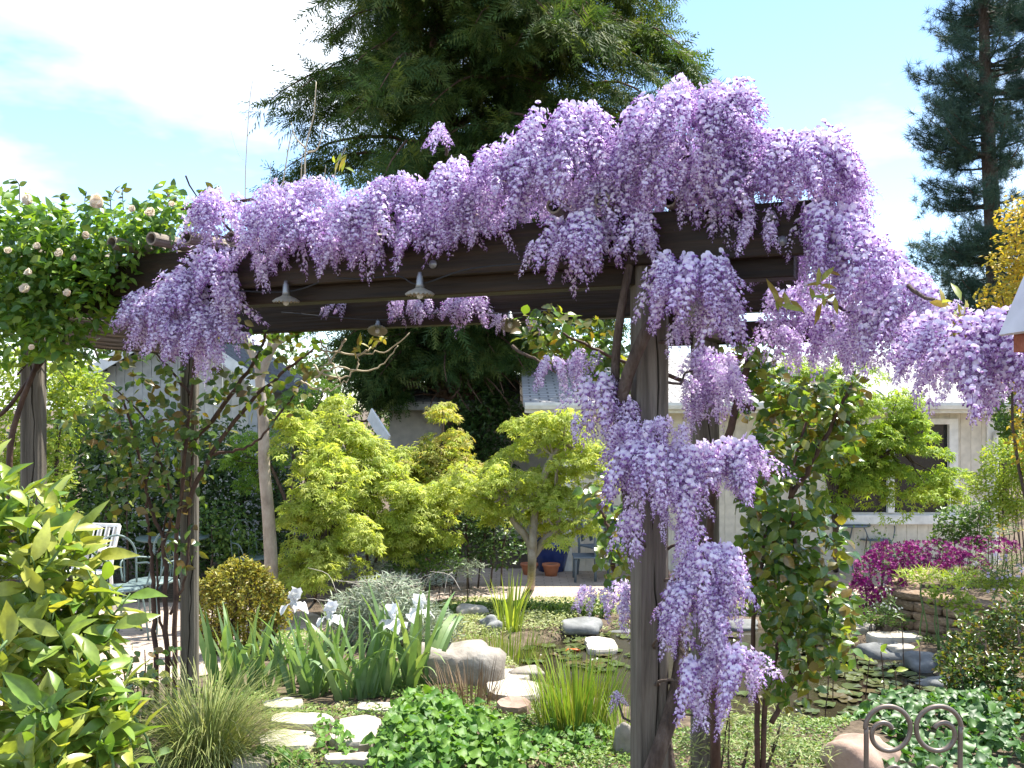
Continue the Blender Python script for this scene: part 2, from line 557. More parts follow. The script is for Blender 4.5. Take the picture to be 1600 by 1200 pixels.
M['rush'] = leafmat('rush_stem', [(.14, .26, .035), (.22, .34, .05), (.30, .38, .06), (.26, .24, .06)], .45, .25, (1.3, 1.3, .5), .3)
M['dead'] = leafmat('dry_stem', [(.20, .13, .08), (.32, .23, .14), (.14, .09, .06)], .8, .1, (1, 1, 1), .2)
M['lavender'] = leafmat('lavender_leaf', [(.22, .29, .18), (.32, .38, .26), (.42, .46, .36), (.28, .33, .24)], .65, .2, (1.1, 1.1, .9), .2)
M['silver'] = leafmat('silver_leaf', [(.42, .47, .42), (.55, .58, .52), (.34, .40, .32)], .7, .2, (1, 1, 1), .2)
M['lav_stem'] = plain('grey_flower_stem', (.50, .45, .38), .8)
M['magenta'] = leafmat('magenta_petal', [(.19, .006, .11), (.26, .012, .17), (.15, .006, .09), (.32, .03, .22)], .55, .25, (1.1, .9, 1.1), .2)
M['lilac'] = leafmat('lilac_petal', [(.62, .48, .72), (.78, .70, .84), (.52, .40, .66)], .6, .3, (1, 1, 1), .2)
M['white_petal'] = leafmat('white_petal', [(.82, .82, .84), (.86, .86, .80)], .6, .3, (1, 1, 1), .2)
M['cover'] = leafmat('ground_cover_leaf', [(.10, .20, .04), (.17, .27, .055), (.25, .33, .08), (.07, .15, .03)], .45, .3, (1.4, 1.4, .5), .35)
M['cover_pale'] = leafmat('pale_ground_cover_leaf', [(.24, .30, .10), (.34, .38, .15), (.44, .45, .22), (.16, .23, .06)], .5, .3, (1.2, 1.2, .6), .3)
M['pad'] = leafmat('lily_pad', [(.05, .075, .02), (.085, .11, .028), (.10, .07, .03), (.05, .085, .022)], .3, .05, (1, 1, 1), .5)
M['stone'] = noisemat('boulder_stone', [(.16, .14, .115), (.29, .26, .22), (.42, .39, .34)], 5, rough=.9, bump=.7, objrand=.15)
M['bluestone'] = noisemat('grey_pond_stone', [(.10, .103, .10), (.18, .185, .18), (.28, .285, .28)], 5, rough=.85, bump=.5, objrand=.15)
M['flag'] = noisemat('pale_flagstone', [(.30, .26, .20), (.44, .40, .33), (.55, .51, .44)], 4, rough=.9, bump=.4, objrand=.1)
M['pinkstone'] = noisemat('pinkish_sandstone', [(.20, .13, .10), (.33, .23, .18), (.45, .34, .27)], 4, rough=.9, bump=.6, objrand=.12)
M['wallstone'] = noisemat('ledge_stone', [(.15, .105, .07), (.30, .21, .14), (.44, .34, .25)], 6, rough=.9, bump=.8, objrand=.28)
M['white_paint'] = plain('white_paint', (.74, .74, .72), .5)
M['cream'] = plain('cream_siding_paint', (.62, .58, .50), .6)
M['beige'] = plain('beige_stucco', (.54, .49, .41), .85)
M['grey_siding'] = plain('grey_siding_paint', (.46, .46, .44), .7)
M['iron'] = plain('grey_brown_iron', (.20, .165, .14), .45, .5)
M['green_iron'] = plain('verdigris_painted_iron', (.16, .22, .21), .5, .2)
M['blue_grey'] = plain('blue_grey_metal', (.13, .165, .20), .5, .2)
M['black'] = plain('black_mesh_fabric', (.02, .022, .025), .6)
M['white_metal'] = plain('white_powder_coat', (.72, .73, .72), .4)
M['terracotta'] = plain('terracotta', (.46, .17, .085), .8)
M['blue_glaze'] = plain('cobalt_glaze', (.025, .05, .20), .15, 0, .6)
M['lamp_metal'] = plain('galvanised_lamp_metal', (.32, .34, .35), .45, .7)
M['lamp_shade'] = plain('cream_fluted_shade', (.36, .33, .25), .5)
M['bulb'] = plain('clear_bulb', (.62, .62, .58), .1)
M['hose'] = plain('dark_hose', (.025, .028, .03), .4)
M['red_wood'] = noisemat('red_cedar_board', [(.20, .055, .03), (.32, .10, .055), (.38, .14, .08)], 4, (1, 8, 8), .7, .3)
M['zinc'] = plain('painted_metal_roof', (.62, .64, .68), .4, .1)
M['fish'] = plain('orange_fish', (.65, .14, .03), .4)

def glassmat():
    m, n, l, bs, out = newmat('window_glass')
    bs.inputs['Base Color'].default_value = (.015, .018, .02, 1)
    bs.inputs['Roughness'].default_value = 0.05
    bs.inputs['Specular IOR Level'].default_value = 0.7
    return m
M['glass'] = glassmat()

def watermat():
    m, n, l, bs, out = newmat('pond_water')
    bs.inputs['Base Color'].default_value = (.030, .026, .015, 1)
    bs.inputs['Roughness'].default_value = 0.05
    bs.inputs['IOR'].default_value = 1.33
    nz = n.new('ShaderNodeTexNoise'); nz.inputs['Scale'].default_value = 7; nz.inputs['Detail'].default_value = 3
    bp = n.new('ShaderNodeBump'); bp.inputs['Strength'].default_value = .12; bp.inputs['Distance'].default_value = .02
    tc = n.new('ShaderNodeTexCoord')
    l.new(tc.outputs['Object'], nz.inputs['Vector']); l.new(nz.outputs['Fac'], bp.inputs['Height']); l.new(bp.outputs['Normal'], bs.inputs['Normal'])
    return m
M['water'] = watermat()

def brickmat(name, c1, c2, mortar, scale, msize=.02, bw=.5, rh=.25, bump=.4, rough=.85):
    m, n, l, bs, out = newmat(name)
    tc = n.new('ShaderNodeTexCoord')
    br = n.new('ShaderNodeTexBrick')
    br.inputs['Color1'].default_value = (*c1, 1); br.inputs['Color2'].default_value = (*c2, 1); br.inputs['Mortar'].default_value = (*mortar, 1)
    br.inputs['Scale'].default_value = scale; br.inputs['Mortar Size'].default_value = msize
    br.inputs['Brick Width'].default_value = bw; br.inputs['Row Height'].default_value = rh
    nz = n.new('ShaderNodeTexNoise'); nz.inputs['Scale'].default_value = 3; nz.inputs['Detail'].default_value = 8
    mx = n.new('ShaderNodeMixRGB'); mx.blend_type = 'MULTIPLY'; mx.inputs['Fac'].default_value = .5
    rp = ramp(n, [(.3, (.6, .6, .6)), (.7, (1, 1, 1))])
    l.new(tc.outputs['Object'], br.inputs['Vector']); l.new(tc.outputs['Object'], nz.inputs['Vector'])
    l.new(nz.outputs['Fac'], rp.inputs['Fac']); l.new(br.outputs['Color'], mx.inputs['Color1']); l.new(rp.outputs['Color'], mx.inputs['Color2'])
    l.new(mx.outputs['Color'], bs.inputs['Base Color'])
    bp = n.new('ShaderNodeBump'); bp.inputs['Strength'].default_value = bump; bp.inputs['Distance'].default_value = .01; bp.invert = True
    l.new(br.outputs['Fac'], bp.inputs['Height']); l.new(bp.outputs['Normal'], bs.inputs['Normal'])
    bs.inputs['Roughness'].default_value = rough
    return m
M['pavers'] = brickmat('tan_brick_pavers', (.43, .335, .26), (.50, .40, .32), (.30, .25, .20), 2.4, .018, .5, .25)
M['shingle'] = brickmat('grey_shingles', (.33, .32, .31), (.44, .43, .42), (.16, .155, .15), 2.2, .03, .55, .3, .8)
M['dark_shingle'] = brickmat('slate_shingles', (.12, .13, .15), (.17, .18, .20), (.07, .07, .075), 2.2, .03, .55, .3, .8)

# ------------------------------------------------------------------ the ground and what is laid on it
gx = np.unique(np.concatenate([[-400, -150, -60, -30, -18, -12, -9, -7], np.arange(-6, 7.01, 0.11), [8, 9.5, 12, 18, 30, 60, 150, 400]]))
gy = np.unique(np.concatenate([[-400, -150, -60, -25, -10, -4, 0, 2, 3], np.arange(3.5, 13.01, 0.11), [14, 16, 18, 22, 30, 50, 100, 200, 400, 900]]))
XX, YY = np.meshgrid(gx, gy)
fine = ((np.abs(XX) < 6.5) & (YY > 3.4) & (YY < 11)).astype(float)
ZZ = gz(XX, YY) + fine * rng.normal(0, .006, XX.shape)
nx = len(gx)
ii, jj = np.meshgrid(np.arange(len(gx) - 1), np.arange(len(gy) - 1))
a0 = (jj * nx + ii).ravel()
gF = np.stack([a0, a0 + 1, a0 + nx + 1, a0 + nx], 1)
gr = mk('ground', (np.stack([XX.ravel(), YY.ravel(), ZZ.ravel()], 1), gF), M['soil'], smooth=True)
tag(gr, 'brown garden soil', None, None, 'structure')

def sheet(name, poly, mat, eps=0.012, rings=14, label=None):
    poly = np.asarray(poly, float)
    c = poly.mean(0)
    d = []
    for i in range(len(poly)):
        a, b = poly[i], poly[(i + 1) % len(poly)]
        k = max(2, int(np.linalg.norm(b - a) / 0.25))
        for s in np.linspace(0, 1, k, endpoint=False): d.append(a * (1 - s) + b * s)
    d = np.array(d); n = len(d)
    V = [np.append(c, gz(*c) + eps)]
    for r in range(1, rings + 1):
        q = c + (d - c) * r / rings
        V += list(np.concatenate([q, (gz(q[:, 0], q[:, 1]) + eps)[:, None]], 1))
    F = [[0, 1 + j, 1 + (j + 1) % n] for j in range(n)]
    for r in range(rings - 1):
        for j in range(n):
            k = (j + 1) % n
            F.append([1 + r * n + j, 1 + (r + 1) * n + j, 1 + (r + 1) * n + k, 1 + r * n + k])
    o = mk(name, (np.array(V), F), mat)
    return tag(o, label, None, None, 'structure')

sheet('patio', [(-1.6, 11.2), (-.4, 10.75), (.9, 10.6), (2.4, 11.2), (4.2, 11.3), (8.2, 11.6), (8.2, 13.8), (-1.2, 13.8), (-.7, 12.6)], M['pavers'], .014, label='tan brick patio in front of the house')
sheet('garden_path', [(-5.2, 6.2), (-3.0, 6.3), (-2.2, 7.2), (-1.9, 8.2), (-1.7, 9.2), (-2.2, 10.6), (-3.2, 11.4), (-5.6, 11.4)], M['pavers'], .012, label='tan paved terrace under the left garden chairs')

ang = np.linspace(0, 2 * math.pi, 48, endpoint=False)
wv = np.stack([POND[0] + POND[2] * 1.12 * np.cos(ang), POND[1] + POND[3] * 1.12 * np.sin(ang), np.full(48, WATER_Z)], 1)
pw = mk('pond_water', (wv, [list(range(48))]), M['water'])
tag(pw, 'dark still water of the garden pond', None, None, 'structure')

# ------------------------------------------------------------------ house, shed
def house():
    loc = (0.7, 13.6, -0.35)
    h = thing('house', 'low cream ranch house with shingled roof and wide white window behind the patio', 'house', loc)
    x0, x1, y0, zf, ze = 0.72, 6.66, 13.6, -0.35, 1.88
    wx0, wx1, wz0, wz1 = 4.42, 6.06, 0.47, 1.72
    # core walls behind the boards
    def wallbox(n, a, b, mat):
        V, F = box(b[0] - a[0], b[1] - a[1], b[2] - a[2], 0, ((a[0] + b[0]) / 2, (a[1] + b[1]) / 2, (a[2] + b[2]) / 2))
        return mk(n, (V, F), mat, h)
    wallbox('wall', (x0, y0 + .008, zf - .1), (wx0 - .04, y0 + 5, ze), M['cream'])
    wallbox('wall', (wx1 + .04, y0 + .008, zf - .1), (x1, y0 + 5, ze), M['cream'])
    wallbox('wall', (wx0 - .04, y0 + .008, zf - .1), (wx1 + .04, y0 + 5, wz0), M['cream'])
    wallbox('wall', (wx0 - .04, y0 + .008, wz1), (wx1 + .04, y0 + 5, ze), M['cream'])
    wallbox('wall', (wx0 - .04, y0 + .9, wz0), (wx1 + .04, y0 + 1.0, wz1), M['beige'])
    wallbox('wall', (-2.12, 17.0, zf - .1), (x0, 21, 1.98), M['beige'])
    # vertical siding boards
    bw = 0.148
    cache = {}
    x = x0
    while x < x1 - .02:
        w = min(bw, x1 - x)
        segs = [(zf, ze)] if (x + w < wx0 - .05 or x > wx1 + .05) else [(zf, wz0 - .02), (wz1 + .02, ze)]
        for z0, z1 in segs:
            key = (round(w, 3), round(z0, 3), round(z1, 3))
            if key not in cache:
                V, F = box(z1 - z0, 0.02, w - .007, .003)
                cache[key] = mesh('siding_board', V, F); cache[key].materials.append(M['cream'])
            obj('siding_board', cache[key], None, h, lookmat((x + w / 2, y0 + .012, z0), (x + w / 2, y0 + .012, z1), (1, 0, 0)))
        x += bw
    # window
    wnd = mk('window', box(wx1 - wx0, .02, wz1 - wz0, 0, ((wx0 + wx1) / 2, y0 + .06, (wz0 + wz1) / 2)), M['glass'], h)
    mid = 5.23
    fr = [((wx0 - .07, wz0 - .05), (wx0 + .03, wz1 + .05)), ((wx1 - .03, wz0 - .05), (wx1 + .09, wz1 + .05)), ((mid - .045, wz0), (mid + .045, wz1)),
          ((wx0 + .03, wz1 - .03), (wx1 - .03, wz1 + .05))]
    for (a, b) in fr:
        mk('window_frame', box(b[0] - a[0], .075, b[1] - a[1], .005, ((a[0] + b[0]) / 2, y0 - .005, (a[1] + b[1]) / 2)), M['white_paint'], wnd)
    mk('window_sill', box(wx1 - wx0 + .26, .12, .13, .008, ((wx0 + wx1) / 2, y0 - .03, wz0 - .09)), M['white_paint'], wnd)
    # corner trim, fascia, gutter, downspout
    plank('corner_trim', (x1 - .05, y0 - .012, zf), (x1 - .05, y0 - .012, ze), .03, .11, M['white_paint'], h, up=(1, 0, 0))
    plank('corner_trim', (x0 + .05, y0 - .012, zf), (x0 + .05, y0 - .012, ze), .03, .11, M['white_paint'], h, up=(1, 0, 0))
    V, F = box(x1 - x0 + .9, .03, .14, .004)
    plank('fascia', (x0 - .55, 13.22, 1.915), (x1 + .35, 13.22, 1.915), .03, .13, M['white_paint'], h)
    prof = [(0, 0), (.09, 0), (.11, .05), (.11, .09), (.10, .09), (.10, .055), (.085, .015), (0, .015)]
    L0, L1 = x0 - .55, x1 + .35
    V = [(L0, 13.20 - a, 1.90 + b) for a, b in prof] + [(L1, 13.20 - a, 1.90 + b) for a, b in prof]
    k = len(prof)
    mk('gutter', (np.array(V), [[i, (i + 1) % k, k + (i + 1) % k, k + i] for i in range(k)] + [list(range(k))[::-1], [k + i for i in range(k)]]), M['white_paint'], h)
    mk('downspout', tube(smoothpath([(x1 + .18, 13.16, 1.88), (x1 + .17, 13.2, 1.76), (x1 + .03, 13.46, 1.58), (x1 - .005, 13.53, 1.45), (x1 - .005, 13.53, .4), (x1 - .005, 13.53, -.3)], 30), .045, 8), M['white_paint'], h, True)
    # soffit
    mk('soffit', box(x1 - x0 + .85, .42, .015, 0, ((x0 + x1) / 2 - .1, 13.42, 1.855)), M['white_paint'], h)
    # roofs: front slope and back slope with thickness, low pitch
    def slope(n, pts, t, mat, par):
        pts = np.array(pts, float)
        V = np.concatenate([pts, pts - A(0, 0, t)])
        k = len(pts)
        F = [list(range(k)), [k + i for i in range(k)][::-1]] + [[i, k + i, k + (i + 1) % k, (i + 1) % k] for i in range(k)]
        m = mesh(n, V, F); return obj(n, m, mat, par)
    rf = slope('roof', [(.15, 13.12, 1.99), (7.05, 13.12, 1.99), (7.05, 17.6, 2.86), (.15, 17.6, 2.86)], .06, M['shingle'], h)
    slope('back_slope', [(.15, 17.605, 2.86), (7.05, 17.605, 2.86), (7.05, 22, 2.0), (.15, 22, 2.0)], .06, M['shingle'], rf)
    r2 = slope('roof', [(-2.45, 16.6, 2.02), (.14, 16.6, 2.02), (.14, 19.0, 2.56), (-1.1, 19.0, 2.56)], .06, M['shingle'], h)
    slope('hip_slope', [(-2.455, 16.6, 2.02), (-1.105, 19.0, 2.56), (-1.105, 19.1, 2.56), (-2.455, 21.4, 2.02)], .06, M['shingle'], r2)
    plank('fascia', (-2.45, 16.6, 1.93), (.14, 16.6, 1.93), .03, .10, M['grey_siding'], h)
    mk('downspout', tube(smoothpath([(-1.5, 16.66, 1.9), (-1.45, 16.75, 1.75), (-1.2, 16.95, 1.6), (-1.17, 16.97, 1.3), (-1.17, 16.97, -.2)], 20), .035, 8), M['beige'], h, True)
    # roof vent
    p = P(690, 606, 17.6)
    V, F = lathe([(.001, 0), (.09, 0), (.09, .22), (.17, .22), (.17, .25), (.05, .33), (.001, .33)], 12)
    mk('roof_vent', (V + p - A(0, 0, .12), F), M['lamp_metal'], r2)
    # steps of pinkish brick under the window
    return h
house()

def shed():
    D = 15.0
    s = thing('garden_shed', 'pale grey vertical board shed with dark shingled gable roof at far left', 'shed', (-5, D, -.35))
    xa, xb = P(140, 0, D)[0], P(402, 0, D)[0]
    bw = .135
    n = int((xb - xa) / bw)
    apex = 2.95
    for i in range(n):
        x = xa + bw * (i + .5)
        t = (x - xa) / (xb - xa)
        top = 2.35 + .85 * min(t / .55, (1 - t) / .45)
        plank('siding_board', (x, D, -.35), (x, D, top), .02, bw - .006, M['grey_siding'] if t < .62 else M['cream'], s, up=(1, 0, 0))  # right-hand boards take cream: sunlit end of the grey wall put into colour
    V, F = box(xb - xa, 3, 2.6, 0, ((xa + xb) / 2, D + 1.497, .93))
    mk('wall', (V, F), M['grey_siding'], s)
    pk = xa + .55 * (xb - xa)
    lo, hi = 2.30, 3.26
    for (x0, x1) in ((xa - .35, pk), (xb + .35, pk)):
        q = np.array([(x0, D - .4, lo - .08), (x1, D - .4, hi), (x1, D + 3.4, hi), (x0, D + 3.4, lo - .08)])
        V = np.concatenate([q, q - A(0, 0, .07)])
        F = [[0, 1, 2, 3], [7, 6, 5, 4]] + [[i, 4 + i, 4 + (i + 1) % 4, (i + 1) % 4] for i in range(4)]
        mk('roof', (V, F), M['dark_shingle'], s)
        plank('fascia', (x0, D - .42, lo - .17), (x1, D - .42, hi - .09), .03, .16, M['white_paint'], s)
shed()
# leaning white board beside the beige wall
brd = plank('leaning_board', P(578, 647, 14), P(606, 690, 13.6), .03, .2, M['white_paint'])
tag(brd, 'white painted board leaning left of the beige house wall', 'board')

# ------------------------------------------------------------------ pergola
FR, FL, BL, BR = A(.53, 3.80), A(-2.5, 5.14), A(-2.13, 6.5), A(.97, 4.95)
U = nrm(FL - FR)                     # along the pergola, to the left
Vv = A(-U[1], U[0]) * -1.0           # towards the back
if Vv[1] < 0: Vv = -Vv

def post(name, xy, w, z1, parent, notch=True, z0=None, seed=0):
    r = np.random.default_rng(seed)
    z0 = float(gz(*xy)) - .1 if z0 is None else z0
    m = 26
    V, q = [], []
    h = w / 2; c = .014
    for i in range(m):
        z = z0 + (z1 - z0) * i / (m - 1)
        off = .012 * math.sin(i * .7 + seed) + .006 * r.normal()
        dep = .02 if (notch and (i % 13) > 1) else .0005
        hw = .004 * (0.6 + .5 * abs(math.sin(i * .9)))
        prof = [(-h + c, -h), (off - hw + .01, -h), (off + .01, -h + dep), (off + hw + .01, -h), (h - c, -h), (h, -h + c), (h, h - c), (h - c, h), (-h + c, h), (-h, h - c), (-h, -h + c)]
        for x, y in prof:
            # local: X up, so the wood grain runs along the post
            V.append((z, x, y))
    k = 11
    for i in range(m - 1):
        for j in range(k):
            q.append([i * k + j, i * k + (j + 1) % k, (i + 1) * k + (j + 1) % k, (i + 1) * k + j])
    q.append(list(range(k))[::-1]); q.append([(m - 1) * k + j for j in range(k)])
    mw = Matrix(((0, math.cos(.12), -math.sin(.12), xy[0]), (0, math.sin(.12), math.cos(.12), xy[1]), (1, 0, 0, 0), (0, 0, 0, 1)))
    return obj(name, mesh(name, np.array(V), q), M['post_wood'], parent, mw)

def fl(t, off=0.0, z=0.0):
    """point on the front beam line; t metres from the right post to the left"""
    q = FR + U * t + Vv * off
    return A(q[0], q[1], z)

pg = thing('pergola', 'weathered wooden pergola with dark double beams and grey posts carrying the wisteria', 'pergola', (FR[0], FR[1], 0))
post('post', FR, .125, 2.66, pg, seed=1)
post('post', FL, .105, 2.60, pg, seed=2)
post('post', BL, .105, 2.60, pg, seed=3)
post('post', BR, .12, 2.60, pg, seed=4)
LF = np.linalg.norm(FL - FR)
plank('front_beam', fl(-.62, -.095, 2.555), fl(LF + 1.1, -.095, 2.555), .045, .19, M['beam_wood'], pg)
plank('inner_beam', fl(-.55, .0, 2.515), fl(LF + 1.0, .0, 2.515), .115, .25, M['beam_wood'], pg)
ub = nrm(BR - BL)
def bl(t, z): q = BL + ub * t; return A(q[0], q[1], z)
LB = np.linalg.norm(BR - BL)
plank('back_beam', bl(-1.2, 2.51), bl(LB + .5, 2.51), .10, .24, M['beam_wood'], pg)
plank('end_beam', A(FL[0] + .11, FL[1] + .08, 2.33), A(BL[0] + .10, BL[1] - .02, 2.33), .05, .16, M['beam_wood'], pg)
plank('end_beam', A(FR[0] + .11, FR[1] + .10, 2.31), A(BR[0] + .05, BR[1] - .1, 2.31), .05, .14, M['beam_wood'], pg)
# lower side beam running off to the right
sb0, sb1 = A(.80, 5.03, 2.29), A(3.3, 3.86, 2.29)
plank('side_beam', sb0, sb1, .06, .11, M['beam_wood'], pg)
post('post', A(3.1, 3.98), .13, 2.235, pg, seed=6)

for t_ in (-.5, .02, .9, 1.75, 2.6, LF - .02):
    for dz in (-.045, .05):
        V, F = lathe([(.001, .010), (.009, .010), (.011, .004), (.018, .004), (.018, 0), (.001, 0)], 12)
        p_ = fl(t_ + dz * .4, -.118, 2.555 + dz)
        m_ = np.eye(4); m_[:3, 2] = -A(Vv[0], Vv[1], 0); m_[:3, 0] = A(U[0], U[1], 0); m_[:3, 1] = np.cross(m_[:3, 2], m_[:3, 0]); m_[:3, 3] = p_
        obj('bolt', mesh('bolt', V, F, None, True), M['lamp_metal'], pg, Matrix(m_.tolist()))

def rafter(px, off=-.24, zc=2.70, r=.031):
    # front end seen at photo column px
    best = min(np.arange(-.7, LF + 1.1, .01), key=lambda t: abs(800 + FP * fl(t, off)[0] / fl(t, off)[1] - px))
    a = fl(best, off, zc); b = fl(best, 1.62, zc + .01)
    L = np.linalg.norm(b - a)
    n = 12
    an = np.linspace(0, 2 * math.pi, n, endpoint=False)
    V, q = [], []
    for (x, rr) in ((.05, r * .72), (0, r * .74), (0, r), (L, r * .95)):
        V += [(x - L / 2, rr * math.cos(t), rr * math.sin(t)) for t in an]
    for i in range(3):
        q += [[i * n + j, (i + 1) * n + j, (i + 1) * n + (j + 1) % n, i * n + (j + 1) % n] for j in range(n)]
    q.append([3 * n + j for j in range(n)])
    o = obj('rafter', mesh('rafter', np.array(V), q), M['pole'], pg, lookmat(a, b))
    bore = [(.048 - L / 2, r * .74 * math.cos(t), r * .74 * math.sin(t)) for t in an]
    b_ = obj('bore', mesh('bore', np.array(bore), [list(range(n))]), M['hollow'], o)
for px, off, dz in ((-40, -.2, 0), (2, -.22, 0), (40, -.26, .0), (108, -.16, 0), (175, -.27, 0), (236, -.24, .01), (290, -.2, .01), (360, -.15, 0), (440, -.15, 0), (530, -.15, 0), (620, -.15, 0), (716, -.2, 0), (866, -.22, .0), (942, -.24, .0), (1046, -.16, 0), (1150, -.12, 0)):
    rafter(px, off, 2.685 + dz)

# ------------------------------------------------------------------ wisteria
def flower_t():
    """one pea flower: pale banner standing up behind dark wings, y outward, z up"""
    V = [(0, .05, .1), (-.50, .10, .30), (-.40, -.02, .78), (0, -.12, .98), (.40, -.02, .78), (.50, .10, .30), (0, .16, .52),
         (0, 0, .12), (-.26, .42, .05), (0, .72, -.12), (.26, .42, .05), (0, .36, -.28), (0, .46, .22)]
    F = [(6, 1, 0), (6, 2, 1), (6, 3, 2), (6, 4, 3), (6, 5, 4), (6, 0, 5),
         (7, 8, 12), (8, 9, 12), (9, 10, 12), (10, 7, 12), (8, 11, 9), (9, 11, 10)]
    tone = [.62, .78, .86, .80, .86, .78, 1.0, .25, .42, .12, .42, .10, .50]
    return np.array(V, float), np.array(F), np.array(tone)

FLW = flower_t()
FLOW = (FLW[0][[0, 1, 3, 5, 6, 7, 8, 9, 10]] * A(1.06, 1, 1), np.array([(4, 1, 0), (4, 2, 1), (4, 3, 2), (4, 0, 3), (5, 6, 7), (5, 7, 8)]), FLW[2][[0, 1, 3, 5, 6, 7, 8, 9, 10]])
def raceme(seed, n=84, L=.25, R=.042, fsize=.0235, FLW=FLW):
    r = np.random.default_rng(seed)
    bx, by = r.normal(0, .03, 2)
    Vs, Fs, ts, off = [], [], [], 0
    sh = r.uniform(-.03, .16)
    for k in range(n):
        s = (k + .5) / n
        s = s ** 1.08
        a = k * 2.39996 + r.normal(0, .25)
        prof = min(1, .45 + s * 4) * (1 - s) ** .55
        rad = R * prof * r.uniform(.55, 1.15)
        z = -L * s + .01 * r.normal()
        c = A(bx * s * s + rad * math.cos(a), by * s * s + rad * math.sin(a), z)
        o = nrm(A(math.cos(a), math.sin(a), r.uniform(-.45, .15)))
        up = nrm(A(0, 0, 1) + r.normal(0, .22, 3))
        up = nrm(up - o * np.dot(up, o)); x = np.cross(o, up)
        op = 1.0 if s < .8 else max(.4, 1 - (s - .8) * 3.2)
        sz = fsize * r.uniform(.8, 1.15) * (1 - .45 * s) * (.6 + .4 * op)
        T = FLW[0] * A(op * .95 + .05, 1, .55 + .45 * op)
        V = c + sz * (T[:, :1] * x + T[:, 1:2] * o + T[:, 2:3] * up)
        Vs.append(V); Fs.append(FLW[1] + off); off += len(V)
        ts.append(np.clip(FLW[2] * (1 - .30 * max(0, (s - .55) / .45)) + sh + r.normal(0, .05), 0.02, 1))
    st = tube(np.array([(bx * s * s, by * s * s, -L * s) for s in np.linspace(0, .97, 5)]), [.0018, .001], 3, False)
    Vs.append(st[0]); Fs.append(st[1] + off); ts.append(np.full(len(st[0]), .3))
    return np.concatenate(Vs), np.concatenate(Fs), np.concatenate(ts)

RAC = [raceme(100 + i, n=int(62 + 4 * (i % 6)), L=.20 + .02 * (i % 5), R=.038 + .003 * (i % 3), fsize=.0275) for i in range(12)]
RACL = [raceme(100 + i, n=int(62 + 4 * (i % 6)), L=.20 + .02 * (i % 5), R=.038 + .003 * (i % 3), fsize=.0275, FLW=FLOW) for i in range(12)]
RACM = []
for V, F, t in RAC:
    me = mesh('raceme', V, F, {'tone': t}, False); me.materials.append(M['wisteria']); RACM.append(me)

wis = thing('wisteria', 'lilac wisteria in full bloom cascading over the pergola and down its right post', 'wisteria', (FR[0] + .15, FR[1] + .05, 0))

def Dfront(px, off=-.15):
    u = (px - 800) / FP
    q = FR + Vv * off
    t = (q[0] - q[1] * u) / (-U[0] + U[1] * u)
    return q[1] + U[1] * t

